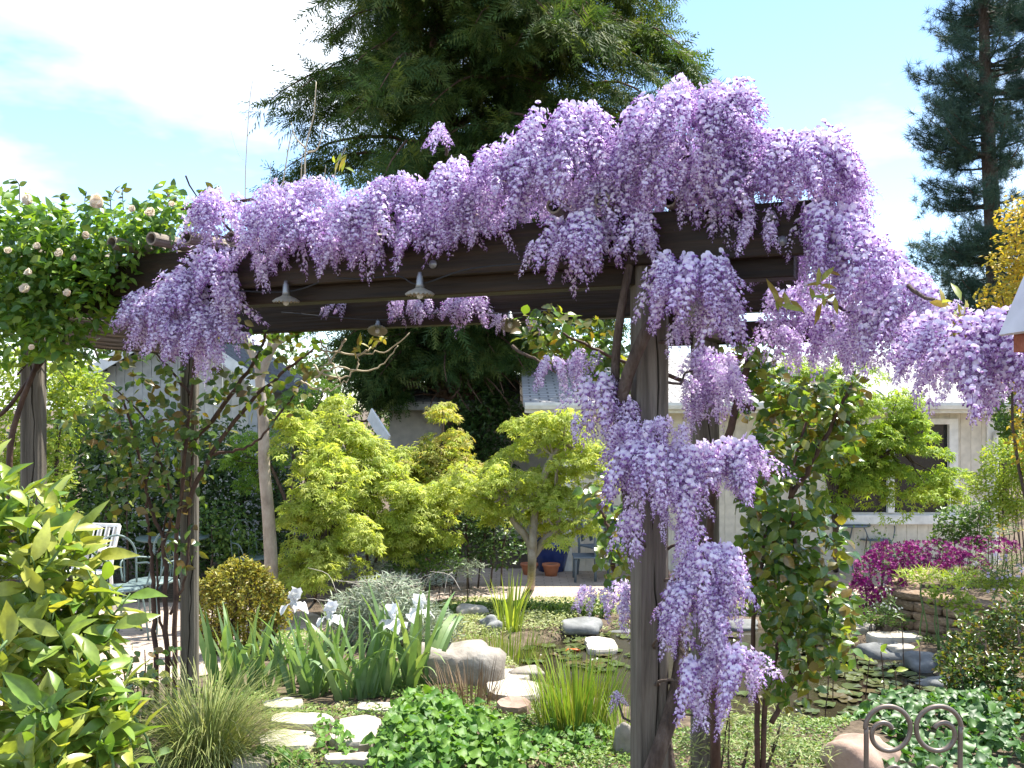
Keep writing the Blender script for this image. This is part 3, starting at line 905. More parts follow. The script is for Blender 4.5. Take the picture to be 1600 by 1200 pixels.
# blobs of bloom: photo column, row, half width, half height, distance (None = over the front beam), density
WB = [(338, 352, 44, 52, None, 1), (338, 440, 42, 60, None, 1), (262, 508, 68, 58, None, 1.1), (310, 535, 62, 58, None, 1.1), (226, 500, 30, 46, None, .9),
      (452, 348, 72, 58, None, 1), (408, 420, 14, 30, None, 1), (590, 350, 76, 56, None, 1.05), (500, 375, 50, 45, None, .9), (655, 372, 38, 40, None, 1), (720, 315, 66, 66, None, 1), (700, 365, 40, 34, None, .8), (690, 218, 16, 24, None, 1),
      (800, 290, 60, 70, None, 1), (880, 265, 80, 90, None, 1.1), (905, 215, 50, 50, None, .9), (1068, 235, 104, 108, None, 1.25), (1130, 190, 48, 62, None, 1), (1010, 250, 46, 75, None, 1), (930, 330, 40, 40, None, .8),
      (905, 395, 62, 52, 3.72, 1.15), (838, 405, 20, 30, 3.75, 1), (1005, 385, 26, 46, 3.62, .9), (1000, 325, 40, 38, 3.75, 1), (1120, 330, 62, 58, 3.6, 1.05), (1180, 300, 50, 70, 3.58, 1),
      (1262, 285, 80, 82, 3.5, 1.2), (1325, 285, 30, 48, 3.5, .8), (1285, 385, 62, 60, 3.45, 1.1), (1190, 375, 40, 36, 3.5, .8), (1345, 430, 66, 62, 3.45, 1.1), (1085, 465, 76, 66, 3.5, 1.25), (1030, 440, 30, 44, 3.55, .9), (1125, 510, 44, 44, 3.5, 1), (1060, 540, 26, 30, 3.6, .7),
      (1225, 500, 40, 50, 4.3, .9), (1290, 520, 44, 54, 4.0, .8), (1420, 500, 58, 48, 3.4, 1.1), (1365, 530, 50, 58, 3.5, 1.1), (1320, 560, 44, 40, 3.7, .9), (1215, 550, 34, 40, 4.0, .8), (1475, 555, 72, 66, 2.95, 1.15), (1548, 575, 58, 82, 2.8, 1.3), (1420, 560, 40, 50, 3.2, 1), (1510, 610, 50, 46, 2.8, 1), (1440, 470, 40, 34, 3.4, .8), (1260, 560, 36, 34, 4.1, .6), (1600, 585, 30, 60, 2.75, 1),
      (868, 592, 40, 32, 4.0, .9), (915, 575, 40, 30, 4.0, .8), (938, 640, 40, 52, 3.8, 1), (900, 680, 14, 28, 3.8, .7), (975, 660, 32, 36, 3.75, .9), (1110, 600, 42, 56, 4.5, .9), (1075, 640, 30, 50, 4.4, .8), (1135, 610, 24, 44, 4.3, .8),
      (985, 705, 42, 42, 3.62, 1), (1040, 690, 44, 36, 3.6, .9), (1015, 755, 54, 60, 3.58, 1.2), (1060, 780, 42, 58, 3.56, 1), (1140, 738, 62, 52, 3.62, 1.25), (1085, 740, 40, 46, 3.6, 1), (985, 840, 18, 44, 3.6, 1), (1072, 842, 26, 40, 3.6, 1), (1035, 830, 18, 30, 3.58, .8), (1100, 1005, 30, 36, 3.5, .8),
      (1112, 905, 62, 54, 3.55, 1.2), (1090, 960, 54, 48, 3.52, 1.1), (1140, 945, 36, 52, 3.55, 1), (1045, 1005, 24, 44, 3.5, .9), (1148, 1062, 54, 50, 3.5, 1.15), (1080, 1075, 20, 50, 3.5, .9), (1090, 1125, 13, 30, 3.48, .9), (1135, 1120, 14, 30, 3.5, .8), (930, 942, 32, 30, 4.0, .8), (972, 950, 22, 40, 3.95, .9), (965, 1097, 18, 24, 4.1, .9),
      (420, 392, 48, 34, None, .9), (560, 392, 60, 30, None, .9), (480, 305, 50, 30, None, .9), (625, 312, 60, 36, None, .9), (765, 365, 40, 28, None, .8), (965, 300, 40, 60, None, 1), (1190, 250, 40, 50, 3.6, .9), (1000, 300, 60, 60, 4.1, .9), (1150, 270, 80, 70, 3.95, .9), (820, 330, 80, 40, 4.3, .8), (1390, 470, 60, 50, 3.6, .9), (1310, 340, 46, 60, 3.6, .9), (1500, 500, 60, 30, 3.1, .9), (300, 470, 50, 40, None, .9), (355, 480, 22, 50, None, .8), (1230, 420, 50, 40, 3.7, .8), (1300, 470, 50, 40, 3.7, .8),
      (540, 492, 44, 16, 5.9, .8), (655, 490, 52, 24, 5.6, .8), (725, 490, 40, 32, 5.4, .8), (790, 510, 26, 20, 5.2, .7), (835, 515, 16, 20, 5.1, .6)]
rac = []
for (cx, cy, rx, ry, D, den) in WB:
    if D is None and cx > 370: cy, ry, den = cy + 7, ry * 1.12, den * 1.08
    D = Dfront(cx) if D is None else D
    c = P(cx, cy, D)
    rxm, rym = 1.07 * rx / FP * D, 1.05 * ry / FP * D
    dep = max(.05, min(.20, .8 * min(rxm, rym)))
    L = .22
    n = max(2, int(round(den * 5.3 * math.pi * rxm * rym / (.20 * .075))))
    sc0 = min(1.0, 2.0 * rym / L / 1.15)
    for i in range(n):
        sc = sc0 * rng.uniform(.48, .98)
        d = nrm(rng.normal(0, 1, 3) * A(1, 1, 1) + A(0, -.55, .15))
        rr = rng.uniform(.45, 1.0) ** .6
        hz = max(.0, rym - .5 * L * sc)
        p = c + A(d[0] * max(rxm - .03, .01), d[1] * dep, d[2] * hz) * rr
        top = p + A(0, 0, .5 * L * sc)
        tilt = (A(d[0], d[1] * 1.0, 0) * (.35 + .4 * max(0, d[2])) + A(*rng.normal(0, .22, 2), 0))
        zax = nrm(A(0, 0, 1) - tilt)
        yaw = rng.uniform(0, 2 * math.pi)
        x = nrm(np.cross(A(math.cos(yaw), math.sin(yaw), 0), zax)); y = np.cross(zax, x)
        m = np.eye(4); m[:3, 0] = x * sc; m[:3, 1] = y * sc; m[:3, 2] = zax * sc * rng.uniform(.85, 1.1); m[:3, 3] = top
        rac.append((sc / p[1] * (1 if d[1] < .1 else .6), m, int(rng.integers(0, len(RAC)))))
rac.sort(key=lambda t: -t[0])
for s, m, k in rac[:290]:
    obj('raceme', RACM[k], None, wis, Matrix(m.tolist()))
Vs, Fs, Ts, off = [], [], [], 0
for s, m, k in rac[290:]:
    V, F, t = RACL[k]
    V = V @ m[:3, :3].T + m[:3, 3]
    Vs.append(V); Fs.append(F + off); Ts.append(np.clip(t + rng.normal(0, .04), 0, 1)); off += len(V)
if Vs:
    mk('raceme_mass', (np.concatenate(Vs), np.concatenate(Fs)), M['wisteria'], wis, False, {'tone': np.concatenate(Ts)}, 'stuff')

# wisteria trunk winding up the front right post
def helix(z0, z1, turns, ph, r0, n=40):
    s = np.linspace(0, 1, n)
    a = ph + s * turns * 2 * math.pi
    rr = r0 + .012 * np.sin(s * 17)
    return np.stack([FR[0] + rr * np.cos(a), FR[1] + rr * np.sin(a), z0 + (z1 - z0) * s], 1)
mk('trunk', tube(helix(-.1, 2.6, 1.6, 2.2, .118), [.036, .030, .026, .022], 9), M['bark'], wis, True)
mk('trunk', tube(helix(-.1, 2.55, .7, -.4, .12), [.026, .022, .016], 8), M['bark'], wis, True)
br = []
for t0 in np.linspace(-.5, LF - 1.4, 7):
    for k in range(2):
        a = fl(t0, rng.uniform(-.1, .25), 2.70 + rng.uniform(0, .05)); b = fl(t0 + rng.uniform(.3, .7), rng.uniform(-.15, .3), 2.72 + rng.uniform(0, .16))
        br.append(tube(wander(a, b, 9, .25, .04), [.012, .006], 5))
for (cx, cy, rx, ry, D, den) in WB:
    if den < .85: continue
    D = (Dfront(cx) if D is None else D)
    c = P(cx, cy - ry * .3, D + .06)
    a = FR if cx > 930 else fl((D - FR[1]) / U[1])[:2]
    st = A(a[0], a[1], min(2.7, max(.5, c[2] - .1))) if 930 < cx < 1180 and cy > 420 else c + A(rng.normal(0, .12), .14, -.05 if cy < 420 else .12)
    br.append(tube(wander(st, c, 8, .3), [.008, .004], 5))
mk('branch', join(br), M['bark'], wis, True)
# upright pale shoots and hanging dry shoots
for pts, D, r in (([(383, 335), (384, 260), (390, 160), (396, 120)], 4.95, .005), ([(440, 300), (452, 225), (458, 205)], 4.8, .006), ([(476, 290), (478, 230), (490, 180), (494, 128)], 4.8, .008),
                  ([(478, 232), (462, 215), (455, 192)], 4.8, .007), ([(480, 238), (496, 232), (506, 198)], 4.8, .007), ([(470, 290), (472, 240)], 4.8, .006), ([(505, 300), (509, 258)], 4.75, .004), ([(520, 290), (527, 258), (540, 232)], 4.7, .004), ([(421, 310), (423, 252)], 4.9, .004), ([(380, 250), (370, 235), (358, 195)], 4.95, .002)):
    mk('bare_shoot', tube(pxpath(pts, D, 14), [r * .65, r * .32], 6), M['pale_twig'], wis, True)
for pts in ([(492, 590), (520, 575), (570, 580), (600, 566), (622, 540)], [(490, 570), (505, 585), (540, 588), (560, 570), (558, 556)], [(500, 545), (530, 552), (575, 552), (605, 548), (640, 520)],
            [(470, 595), (495, 608), (520, 608), (545, 592)], [(500, 530), (515, 560), (530, 590), (520, 600)], [(540, 530), (520, 560), (500, 575)], [(560, 556), (585, 540), (596, 528)]):
    mk('dry_shoot', tube(pxpath(pts, 6.0, 20, .006), [.007, .003], 6), M['pale_twig'], wis, True)
TL = [t_leaf(.3, .1, .2, 3), t_leaf(.26, .15, .35, 3)]
pos, ax, nr_, sz = [], [], [], []
for (px, py, D, n) in ((1290, 470, 3.3, 9), (1283, 440, 3.3, 7), (1218, 462, 3.3, 7), (1490, 488, 2.9, 9), (1502, 500, 2.9, 8), (1480, 520, 2.9, 8), (590, 528, 5.9, 10), (555, 540, 5.9, 8), (535, 245, 4.7, 8), (1230, 470, 3.5, 6)):
    c = P(px, py, D)
    for i in range(n):
        pos.append(c + rng.normal(0, .018, 3)); ax.append(A(rng.normal(0, .4), rng.normal(0, .4), rng.normal(-.3, .7))); nr_.append(A(0, -1, .3) + rng.normal(0, .5, 3)); sz.append(rng.uniform(.05, .085))
foliage(wis, M['wist_leaf'], TL, pos, ax, nr_, sz, 100, 'leaf')

# ------------------------------------------------------------------ generic plant builders
T_OVAL = [t_leaf(.55, .12, .18, 4), t_leaf(.50, .2, .30, 4), t_leaf(.6, .06, .05, 4)]
T_BROAD = [t_leaf(.72, .10, .18, 4), t_leaf(.66, .18, .28, 4)]
T_LONG = [t_leaf(.36, .2, .22, 6, .45, 1.0, .05), t_leaf(.40, .28, .10, 6, .45, 1.0, -.05), t_leaf(.34, .14, .42, 6, .45, 1.1, .04)]
T_DIA = [t_diamond(.5, .12), t_diamond(.6, .2), t_diamond(.4, .05)]
T_MAPLE = [t_maple()]
T_HEART = [t_leaf(.95, .15, .30, 5, .30, .8, .25), t_leaf(.9, .28, .42, 5, .32, .8, -.2), t_leaf(1.0, .10, .20, 5, .28, .8, .3)]

def cloud(blobs, D, dep, dens, shell=.35):
    """points inside ellipsoids given in photo pixels at distance D (each blob may carry its own distance)"""
    out = []
    for b in blobs:
        d0 = b[4] if len(b) > 4 else D
        c = P(b[0], b[1], d0)
        rx, rz = b[2] / FP * d0, b[3] / FP * d0
        ry = dep if dep else min(rx, rz) * .9
        n = max(3, int(dens * math.pi * rx * rz))
        d = nrm(rng.normal(0, 1, (n, 3))) * (rng.uniform(shell ** 3, 1.0, n) ** (1 / 3))[:, None]
        out.append(c + d * A(rx, ry, rz))
    return np.concatenate(out)

def leafy(root, mat, temps, blobs, D, dep, dens, size, nparts=0, droop=.4, up=.8, cam_=.4, shell=.35, part='leaf', rest='foliage'):
    p = cloud(blobs, D, dep, dens, shell)
    n = len(p)
    ax = np.stack([rng.normal(0, 1, n), rng.normal(-.2, 1, n), rng.normal(-droop, .5, n)], 1)
    nr = np.stack([rng.normal(0, .55, n), rng.normal(-cam_, .55, n), rng.normal(up, .5, n)], 1)
    return foliage(root, mat, temps, p, ax, nr, rng.uniform(.7, 1.2, n) * size, nparts, part, rest)

def padtree(name, label, cat, base, blobs, D, mat, leaf=.055, padr=.22, padh=.05, perpad=70, paddens=9, stems=None, bark='bark', group=None, dep=None, tr=.03, warm=None, temps=T_MAPLE):
    t = thing(name, label, cat, base, group)
    c = cloud(blobs, D, dep, paddens, .3)
    m = len(c)
    n = m * perpad
    idx = np.repeat(np.arange(m), perpad)
    a = rng.uniform(0, 2 * math.pi, n); r = np.sqrt(rng.random(n)) * rng.uniform(.6, 1.25, m)[idx] * padr
    tilt = rng.normal(0, .22, (m, 2))[idx]
    off = np.stack([r * np.cos(a), r * np.sin(a), rng.normal(0, padh, n)], 1)
    off[:, 2] += off[:, 0] * tilt[:, 0] + off[:, 1] * tilt[:, 1] - .5 * r * r / padr
    p = c[idx] + off
    ax = np.stack([np.cos(a), np.sin(a), rng.normal(-.55, .35, n)], 1) + rng.normal(0, .3, (n, 3))
    nr = np.stack([.5 * np.cos(a), .5 * np.sin(a) - .25, np.full(n, .8)], 1) + rng.normal(0, .35, (n, 3))
    foliage(t, mat, temps, p, ax, nr, rng.uniform(.7, 1.2, n) * leaf, 0, rest='crown')
    base = np.asarray(base, float)
    tubes = []
    forks = stems or [[base, base + A(0, 0, .5)]]
    ends = []
    for s in forks:
        s = np.asarray(s, float)
        tubes.append(tube(smoothpath(s, 14), [tr, tr * .6], 8)); ends += [s[-1], (s[-1] + s[-2]) / 2]
    mk('trunk', join(tubes), M[bark], t, True)
    ends = np.array(ends)
    lim = []
    for q in c[rng.permutation(m)[:min(m, 46)]]:
        k = np.argmin(np.linalg.norm((ends - q) * A(1, 1, .5), axis=1))
        lim.append(tube(wander(ends[k], q, 7, .25, -.04), [tr * .38, .003], 5))
    mk('limb', join(lim), M[bark], t, True)
    return t

def rblob(base):
    return tuple(float(v) for v in base)

# ------------------------------------------------------------------ big conifers
def cedar():
    D = 17.0
    bx = P(716, 0, D)[0]
    b = A(bx, D, -.35)
    t = thing('cedar_tree', 'huge dark green conifer with drooping feathery branches towering behind the pergola', 'tree', b)
    path = [A(bx + .12, D, -.4), A(bx + .05, D, 2), A(bx - .1, D, 5), A(bx - .3, D, 8), A(bx - .2, D, 15)]
    mk('trunk', tube(smoothpath(path, 24), [.42, .34, .28, .2, .06], 12), M['redbark'], t, True)
    mk('trunk', tube(smoothpath([A(bx + .1, D, 3), A(bx + .9, D + .2, 5.5), A(bx + 1.5, D, 9), A(bx + 1.6, D, 14)], 20), [.22, .18, .14, .05], 9), M['redbark'], t, True)
    prof_z = [1.9, 2.6, 3.6, 4.6, 6.2, 8.2, 10, 12, 15]
    prof_r = [1.6, 2.2, 3.0, 3.7, 4.1, 4.0, 3.9, 2.9, .6]
    limbs, P_, A_, N_, S_ = [], [], [], [], []
    for k in range(330):
        z0 = rng.uniform(1.9, 12.0) if k < 290 else rng.uniform(1.8, 4.6)
        second = rng.random() < .42 and z0 > 4.5
        x0 = bx + (1.35 if second else -.12)
        Lz = np.interp(z0, prof_z, prof_r) * rng.uniform(.62, 1.08) * (.78 if second else .95)
        az = rng.uniform(0, 2 * math.pi)
        o = A(math.cos(az), math.sin(az), 0)
        if o[0] < 0: Lz *= 1 + .18 * o[0]
        m = 10
        s = np.linspace(0, 1, m)
        pth = A(x0, D, z0) + np.outer(s * Lz, o)
        pth[:, 2] += Lz * (.22 * np.sin(s * 2.2) - .34 * s ** 2.2) + np.cumsum(rng.normal(0, .012, m))
        side = A(-o[1], o[0], 0)
        pth += np.outer(np.cumsum(rng.normal(0, .04, m)), side)
        limbs.append(tube(pth, [.03 + .006 * Lz, .006], 5))
        n = int(55 * Lz)
        ss = rng.uniform(.06, 1.0, n) ** .8
        pp = np.stack([np.interp(ss, s, pth[:, i]) for i in range(3)], 1)
        lat = rng.normal(0, 1, n) * (.12 + .34 * (1 - ss)) * min(1, Lz / 3)
        pp += np.outer(lat, side)
        pp[:, 2] -= .25 * np.abs(lat) + rng.uniform(0, .16, n)
        P_.append(pp)
        A_.append(o * .55 + np.outer(np.sign(lat) * .35, side) + A(0, 0, -.42) + rng.normal(0, .42, (n, 3)))
        N_.append(o * .5 + A(0, -.2, .5) + rng.normal(0, .5, (n, 3)))
        S_.append(rng.uniform(.26, .58, n))
    mk('limb', join(limbs), M['redbark'], t, True)
    P_, A_, N_, S_ = (np.concatenate(q) for q in (P_, A_, N_, S_))
    tipz = P_[:, 2] - .7 * S_
    lowz = np.where(P_[:, 0] < -1.75, 1.75, 2.25)        # the lower skirt has been lifted over the house roof
    ok = tipz > lowz
    P_, A_, N_, S_ = P_[ok], A_[ok], N_[ok], S_[ok]
    foliage(t, M['cedar'], [t_spray(9, .40, i) for i in range(4)], P_, A_, N_, S_, 0, rest='crown', smooth=False)
cedar()

def pine():
    D = 26.0
    bx = P(1556, 0, D)[0]
    t = thing('pine_tree', 'tall blue green pine with tufted needles at the right edge against the sky', 'tree', (bx, D, -.35))
    mk('trunk', tube(smoothpath([A(bx + .05, D, -.4), A(bx, D, 5), A(bx - .25, D, 10), A(bx - .45, D, 17)], 20), [.28, .24, .17, .04], 9), M['bark'], t, True)
    limbs, P_, A_ = [], [], []
    for k in range(210):
        z0 = rng.uniform(3.4, 16.5)
        Lz = np.interp(z0, [3.4, 5, 8, 11, 13, 16.5], [1.7, 2.0, 1.95, 1.85, 1.6, .5]) * rng.uniform(.5, 1.1)
        az = rng.uniform(0, 2 * math.pi); o = A(math.cos(az), math.sin(az), 0)
        s = np.linspace(0, 1, 8)
        pth = A(bx - .02 * z0, D, z0) + np.outer(s * Lz, o)
        pth[:, 2] += Lz * (-.12 * s + .32 * s ** 2.5) + np.cumsum(rng.normal(0, .02, 8))
        limbs.append(tube(pth, [.035, .012], 5))
        n = int(22 * Lz)
        ss = rng.uniform(.35, 1.0, n)
        pp = np.stack([np.interp(ss, s, pth[:, i]) for i in range(3)], 1) + rng.normal(0, .14, (n, 3))
        P_.append(pp); A_.append(o * .5 + A(0, 0, .6) + rng.normal(0, .35, (n, 3)))
    P_ = np.concatenate(P_); A_ = np.concatenate(A_)
    mk('limb', join(limbs), M['bark'], t, True)
    foliage(t, M['pine'], [t_needles(34, i) for i in range(4)], P_, A_, rng.normal(0, 1, P_.shape), rng.uniform(.22, .34, len(P_)), 0, rest='crown', smooth=False)
pine()

# far trees closing the view behind the houses
FT = [((-9.5, 24), 2.2, 5.2, 'far_leaf', 'pale feathery tree top rising above the cream roses at far left'),
      ((-5.0, 27), 2.6, 3.6, 'far_leaf', 'green tree behind the grey shed roof'),
      ((-.8, 30), 3.0, 3.6, 'far_leaf', 'olive green tree behind the beige house wing and conifer trunk'),
      ((2.6, 30), 2.6, 4.6, 'far_leaf', 'pale olive tree seen under the pergola right of the conifer trunk'),
      ((7.5, 27), 2.8, 2.6, 'far_leaf', 'green tree behind the house roof right of the post'),
      ((12.5, 22), 3.0, 2.9, 'shrub', 'green tree beyond the right house corner')]
for (x, y), r, h, mt, lab in FT:
    t = thing('background_tree', lab, 'tree', (x, y, -.35))
    pts = nrm(rng.normal(0, 1, (90, 3))) * (rng.uniform(.2, 1, 90) ** .4)[:, None] * A(r, r * .8, h * .45) + A(x, y, h * .55)
    n = 90 * 36
    p = np.repeat(pts, 36, 0) + rng.normal(0, .24, (n, 3))
    foliage(t, M[mt], T_DIA, p, rng.normal(0, 1, (n, 3)) + A(0, 0, -.4), rng.normal(0, .6, (n, 3)) + A(0, -.3, .8), rng.uniform(.12, .22, n), 0, rest='crown')
    mk('trunk', tube(smoothpath([A(x, y, -.4), A(x + .1, y, h * .4), A(x, y, h * .8)], 10), [.16, .05], 8), M['bark'], t, True)
    mk('limb', join([tube(wander(A(x, y, h * .35), q, 6, .2), [.05, .01], 5) for q in pts[:24]]), M['bark'], t, True)

# golden shrub tree at right edge, ivy on the conifer trunk
g = thing('golden_shrub', 'tall golden yellow leaved shrub at the right edge below the pine', 'shrub', (P(1600, 0, 8.8)[0], 8.8, .2))
leafy(g, M['golden'], T_DIA, [(1590, 340, 26, 40), (1582, 400, 34, 40), (1560, 462, 30, 22), (1600, 460, 40, 60), (1640, 400, 60, 110), (1620, 560, 60, 70), (1640, 680, 60, 80)], 8.8, .35, 2600, .055)
mk('stem', join([tube(wander(A(P(1620, 0, 8.8)[0], 8.8, .1), P(px, py, 8.8), 8, .1), [.022, .005], 6) for px, py in ((1590, 350), (1565, 460), (1600, 470), (1640, 400), (1640, 560), (1620, 600))]), M['bark'], g, True)
iv = thing('ivy_vine', 'dark green ivy climbing the base of the conifer trunk beside the beige house wing', 'vine', (P(745, 0, 16.4)[0], 16.3, -.35))
leafy(iv, M['hedge'], T_DIA, [(745, 625, 42, 40), (765, 660, 48, 50), (725, 680, 34, 40), (790, 640, 30, 34), (750, 740, 60, 60)], 16.4, .35, 900, .10)
mk('stem', join([tube(wander(A(P(750, 0, 16.4)[0] + rng.normal(0, .1), 16.45, -.35), P(745 + rng.normal(0, 22), 640, 16.4), 9, .1), .025, 5) for _ in range(5)]), M['bark'], iv, True)

# ------------------------------------------------------------------ hedge, shrubs and maples in the middle distance
hd = thing('hedge', 'dense dark green hedge along the back of the left terrace', 'hedge', (P(260, 0, 13)[0], 13, -.35))
leafy(hd, M['hedge'], T_DIA, [(110, 760, 80, 120), (200, 750, 90, 110), (300, 770, 90, 110), (390, 780, 80, 100), (460, 800, 70, 90), (250, 860, 180, 40), (160, 690, 60, 60), (20, 780, 80, 110), (350, 700, 60, 50)], 13, .5, 1100, .085, shell=.15)
mk('stem', join([tube(wander(A(x, 13.1, -.4), A(x + rng.normal(0, .2), 13.1, 1.2), 6, .1), .03, 5) for x in np.arange(-6.3, -2.8, .45)]), M['bark'], hd, True)
hs2 = thing('garden_shrub', 'mid green mottled shrub in front of the dark hedge between the two left posts', 'shrub', (P(160, 0, 12)[0], 12, -.35))
leafy(hs2, M['shrub'], T_DIA, [(110, 700, 40, 50), (170, 680, 50, 44), (130, 780, 50, 50), (200, 720, 44, 50), (240, 690, 40, 40), (180, 790, 50, 50), (330, 820, 60, 44), (370, 850, 50, 30)], 12, .35, 900, .07)
mk('stem', join([tube(wander(A(P(px, 0, 12)[0], 12, -.35), P(px, py, 12), 6, .1), [.02, .005], 5) for px, py in ((110, 700), (170, 680), (130, 780), (200, 720), (330, 820))]), M['bark'], hs2, True)
ls = thing('lime_shrub', 'bright lime green leafy shrub behind the leftmost pergola post', 'shrub', (P(70, 0, 11)[0], 11, -.35))
leafy(ls, M['lime'], T_DIA, [(130, 610, 46, 44), (100, 590, 36, 45), (30, 580, 40, 50), (90, 660, 36, 55), (20, 670, 40, 60), (60, 740, 60, 50), (70, 830, 60, 60)], 11, .4, 2300, .07)
mk('stem', join([tube(wander(A(P(65, 0, 11)[0], 11, -.35), P(px, py, 11), 8, .1), [.03, .006], 6) for px, py in ((100, 590), (30, 580), (90, 660), (20, 670))]), M['bark'], ls, True)
st = thing('strap_leaf_clump', 'clump of dark arching strap leaves below the hedge beside the pale tree trunk', 'plant', G(375, 880))
c0 = G(372, 885)
n = 60
aa = rng.uniform(0, 2 * math.pi, n)
T_STRAP = [t_blade(.055, b, 6) for b in (.5, .8, 1.1)]
foliage(st, M['shrub'], T_STRAP, c0 + np.stack([rng.normal(0, .10, n), rng.normal(0, .08, n), np.zeros(n)], 1), np.stack([np.cos(aa) * .5, np.sin(aa) * .5, np.ones(n)], 1), np.stack([np.cos(aa), np.sin(aa), np.full(n, .1)], 1), rng.uniform(.5, .95, n), 60, 'blade')

def gp(px, py):   # ground point as a thing's base
    return G(px, py)

# maples, left to right
bA = gp(492, 940)
padtree('maple_tree', 'upright lime yellow maple in tiers just right of the pale trunk', 'maple', bA,
        [(498, 870, 62, 40), (515, 820, 66, 46), (496, 790, 52, 40), (520, 760, 50, 44), (492, 725, 48, 38), (474, 685, 32, 34), (462, 660, 18, 24), (450, 890, 34, 22), (545, 830, 36, 50), (470, 905, 34, 22)], 9.6, M['maple'], .06, .19, .024, 96, 35,
        [[bA, P(490, 880, 9.6), P(488, 770, 9.6), P(472, 680, 9.6)], [bA, P(505, 850, 9.6), P(520, 760, 9.6)]], tr=.016, dep=.38)
bB = gp(575, 915)
padtree('maple_tree', 'broad yellow green maple left of centre with drooping lower tiers', 'maple', bB,
        [(540, 690, 44, 40), (525, 645, 22, 26), (560, 740, 64, 46), (600, 780, 80, 50), (610, 720, 40, 34), (655, 760, 50, 40), (640, 810, 62, 38), (590, 835, 60, 34), (660, 790, 40, 34), (680, 830, 30, 22), (570, 700, 30, 30)], 10.6, M['maple'], .062, .21, .024, 96, 35,
        [[bB, P(572, 850, 10.6), P(560, 760, 10.6), P(528, 660, 10.6)], [bB, P(600, 840, 10.6), P(640, 790, 10.5)]], tr=.02, dep=.42)
bC = gp(690, 893)
padtree('maple_tree', 'yellow green maple with orange tinted top left of the conifer trunk', 'maple', bC,
        [(650, 722, 44, 30), (690, 715, 42, 36), (697, 675, 22, 26), (693, 645, 12, 14), (720, 745, 60, 44), (660, 750, 56, 40), (630, 740, 36, 34)], 11.6, M['maple_warm'], .064, .22, .024, 96, 35,
        [[bC, P(688, 830, 11.6), P(690, 740, 11.6), P(693, 640, 11.6)], [bC, P(700, 820, 11.6), P(725, 750, 11.6)]], tr=.02, dep=.42)
bD = gp(829, 921)
padtree('maple_tree', 'spreading gold green maple with forked trunk at the patio edge', 'maple', bD,
        [(755, 745, 52, 36), (800, 720, 44, 34), (770, 790, 46, 30), (830, 765, 56, 44), (850, 690, 60, 36), (820, 660, 36, 22), (895, 700, 42, 44), (900, 655, 40, 26), (890, 760, 44, 36), (915, 800, 34, 24), (860, 820, 36, 22), (930, 740, 24, 40)], 10.3, M['maple'], .056, .20, .024, 96, 35,
        [[bD, P(831, 880, 10.3), P(826, 845, 10.3), P(800, 810, 10.3), P(790, 770, 10.3)], [bD, P(832, 870, 10.3), P(836, 800, 10.3), P(855, 730, 10.3), P(880, 690, 10.3)], [P(832, 868, 10.3), P(855, 840, 10.25), P(890, 815, 10.2)]], 'pale_bark', tr=.05, dep=.45)
bE = gp(1306, 893)
padtree('maple_tree', 'fresh green maple in front of the white house window', 'maple', bE,
        [(1240, 605, 52, 34), (1300, 600, 50, 36), (1250, 570, 24, 24), (1330, 575, 22, 34), (1350, 640, 72, 44), (1400, 690, 62, 38), (1330, 700, 70, 40), (1440, 740, 46, 26), (1380, 750, 66, 30), (1470, 760, 26, 16), (1320, 770, 50, 26), (1420, 650, 36, 28), (1280, 660, 50, 44)], 11.0, M['maple_fresh'], .06, .21, .024, 96, 35,
        [[bE, P(1306, 830, 11), P(1303, 780, 11), P(1318, 700, 11), P(1330, 620, 11)], [P(1305, 800, 11), P(1340, 740, 11), P(1400, 700, 11)], [P(1303, 780, 11), P(1280, 690, 11), P(1255, 610, 11)]], tr=.04, dep=.45)
bF = gp(455, 895)
padtree('maple_tree', 'darker green maple partly hidden behind the lime yellow maples', 'maple', bF,
        [(420, 690, 48, 36), (470, 640, 50, 34), (500, 690, 44, 40), (395, 720, 34, 30), (515, 620, 24, 24)], 12.2, M['maple_green'], .066, .22, .035, 56, 26,
        [[bF, P(455, 800, 12.2), P(460, 680, 12.2)], [P(455, 800, 12.2), P(420, 720, 12.2)]], tr=.03, dep=.5)

# slim pale tree with bare upper trunk
b0 = gp(427, 976)
pt = thing('slim_tree', 'slim tree with pale bare trunk left of the lime yellow maple', 'tree', b0)
mk('trunk', tube(np.concatenate([[b0 - A(0, 0, .1)], pxpath([(423, 865), (419, 800), (413, 730), (412, 670), (408, 620), (405, 575)], b0[1], 24)]), [.066, .06, .055, .05, .045], 10), M['pale_bark'], pt, True)
lm = [pxpath([(406, 590), (430, 540), (470, 520)], b0[1], 10), pxpath([(405, 575), (385, 530), (380, 500)], b0[1], 10), pxpath([(406, 585), (418, 555), (424, 520)], b0[1], 10)]
mk('limb', join([tube(l, [.045, .018], 7) for l in lm]), M['pale_bark'], pt, True)
leafy(pt, M['shrub'], T_DIA, [(470, 530, 40, 26), (385, 500, 40, 30), (425, 510, 36, 26)], b0[1], .4, 500, .08)

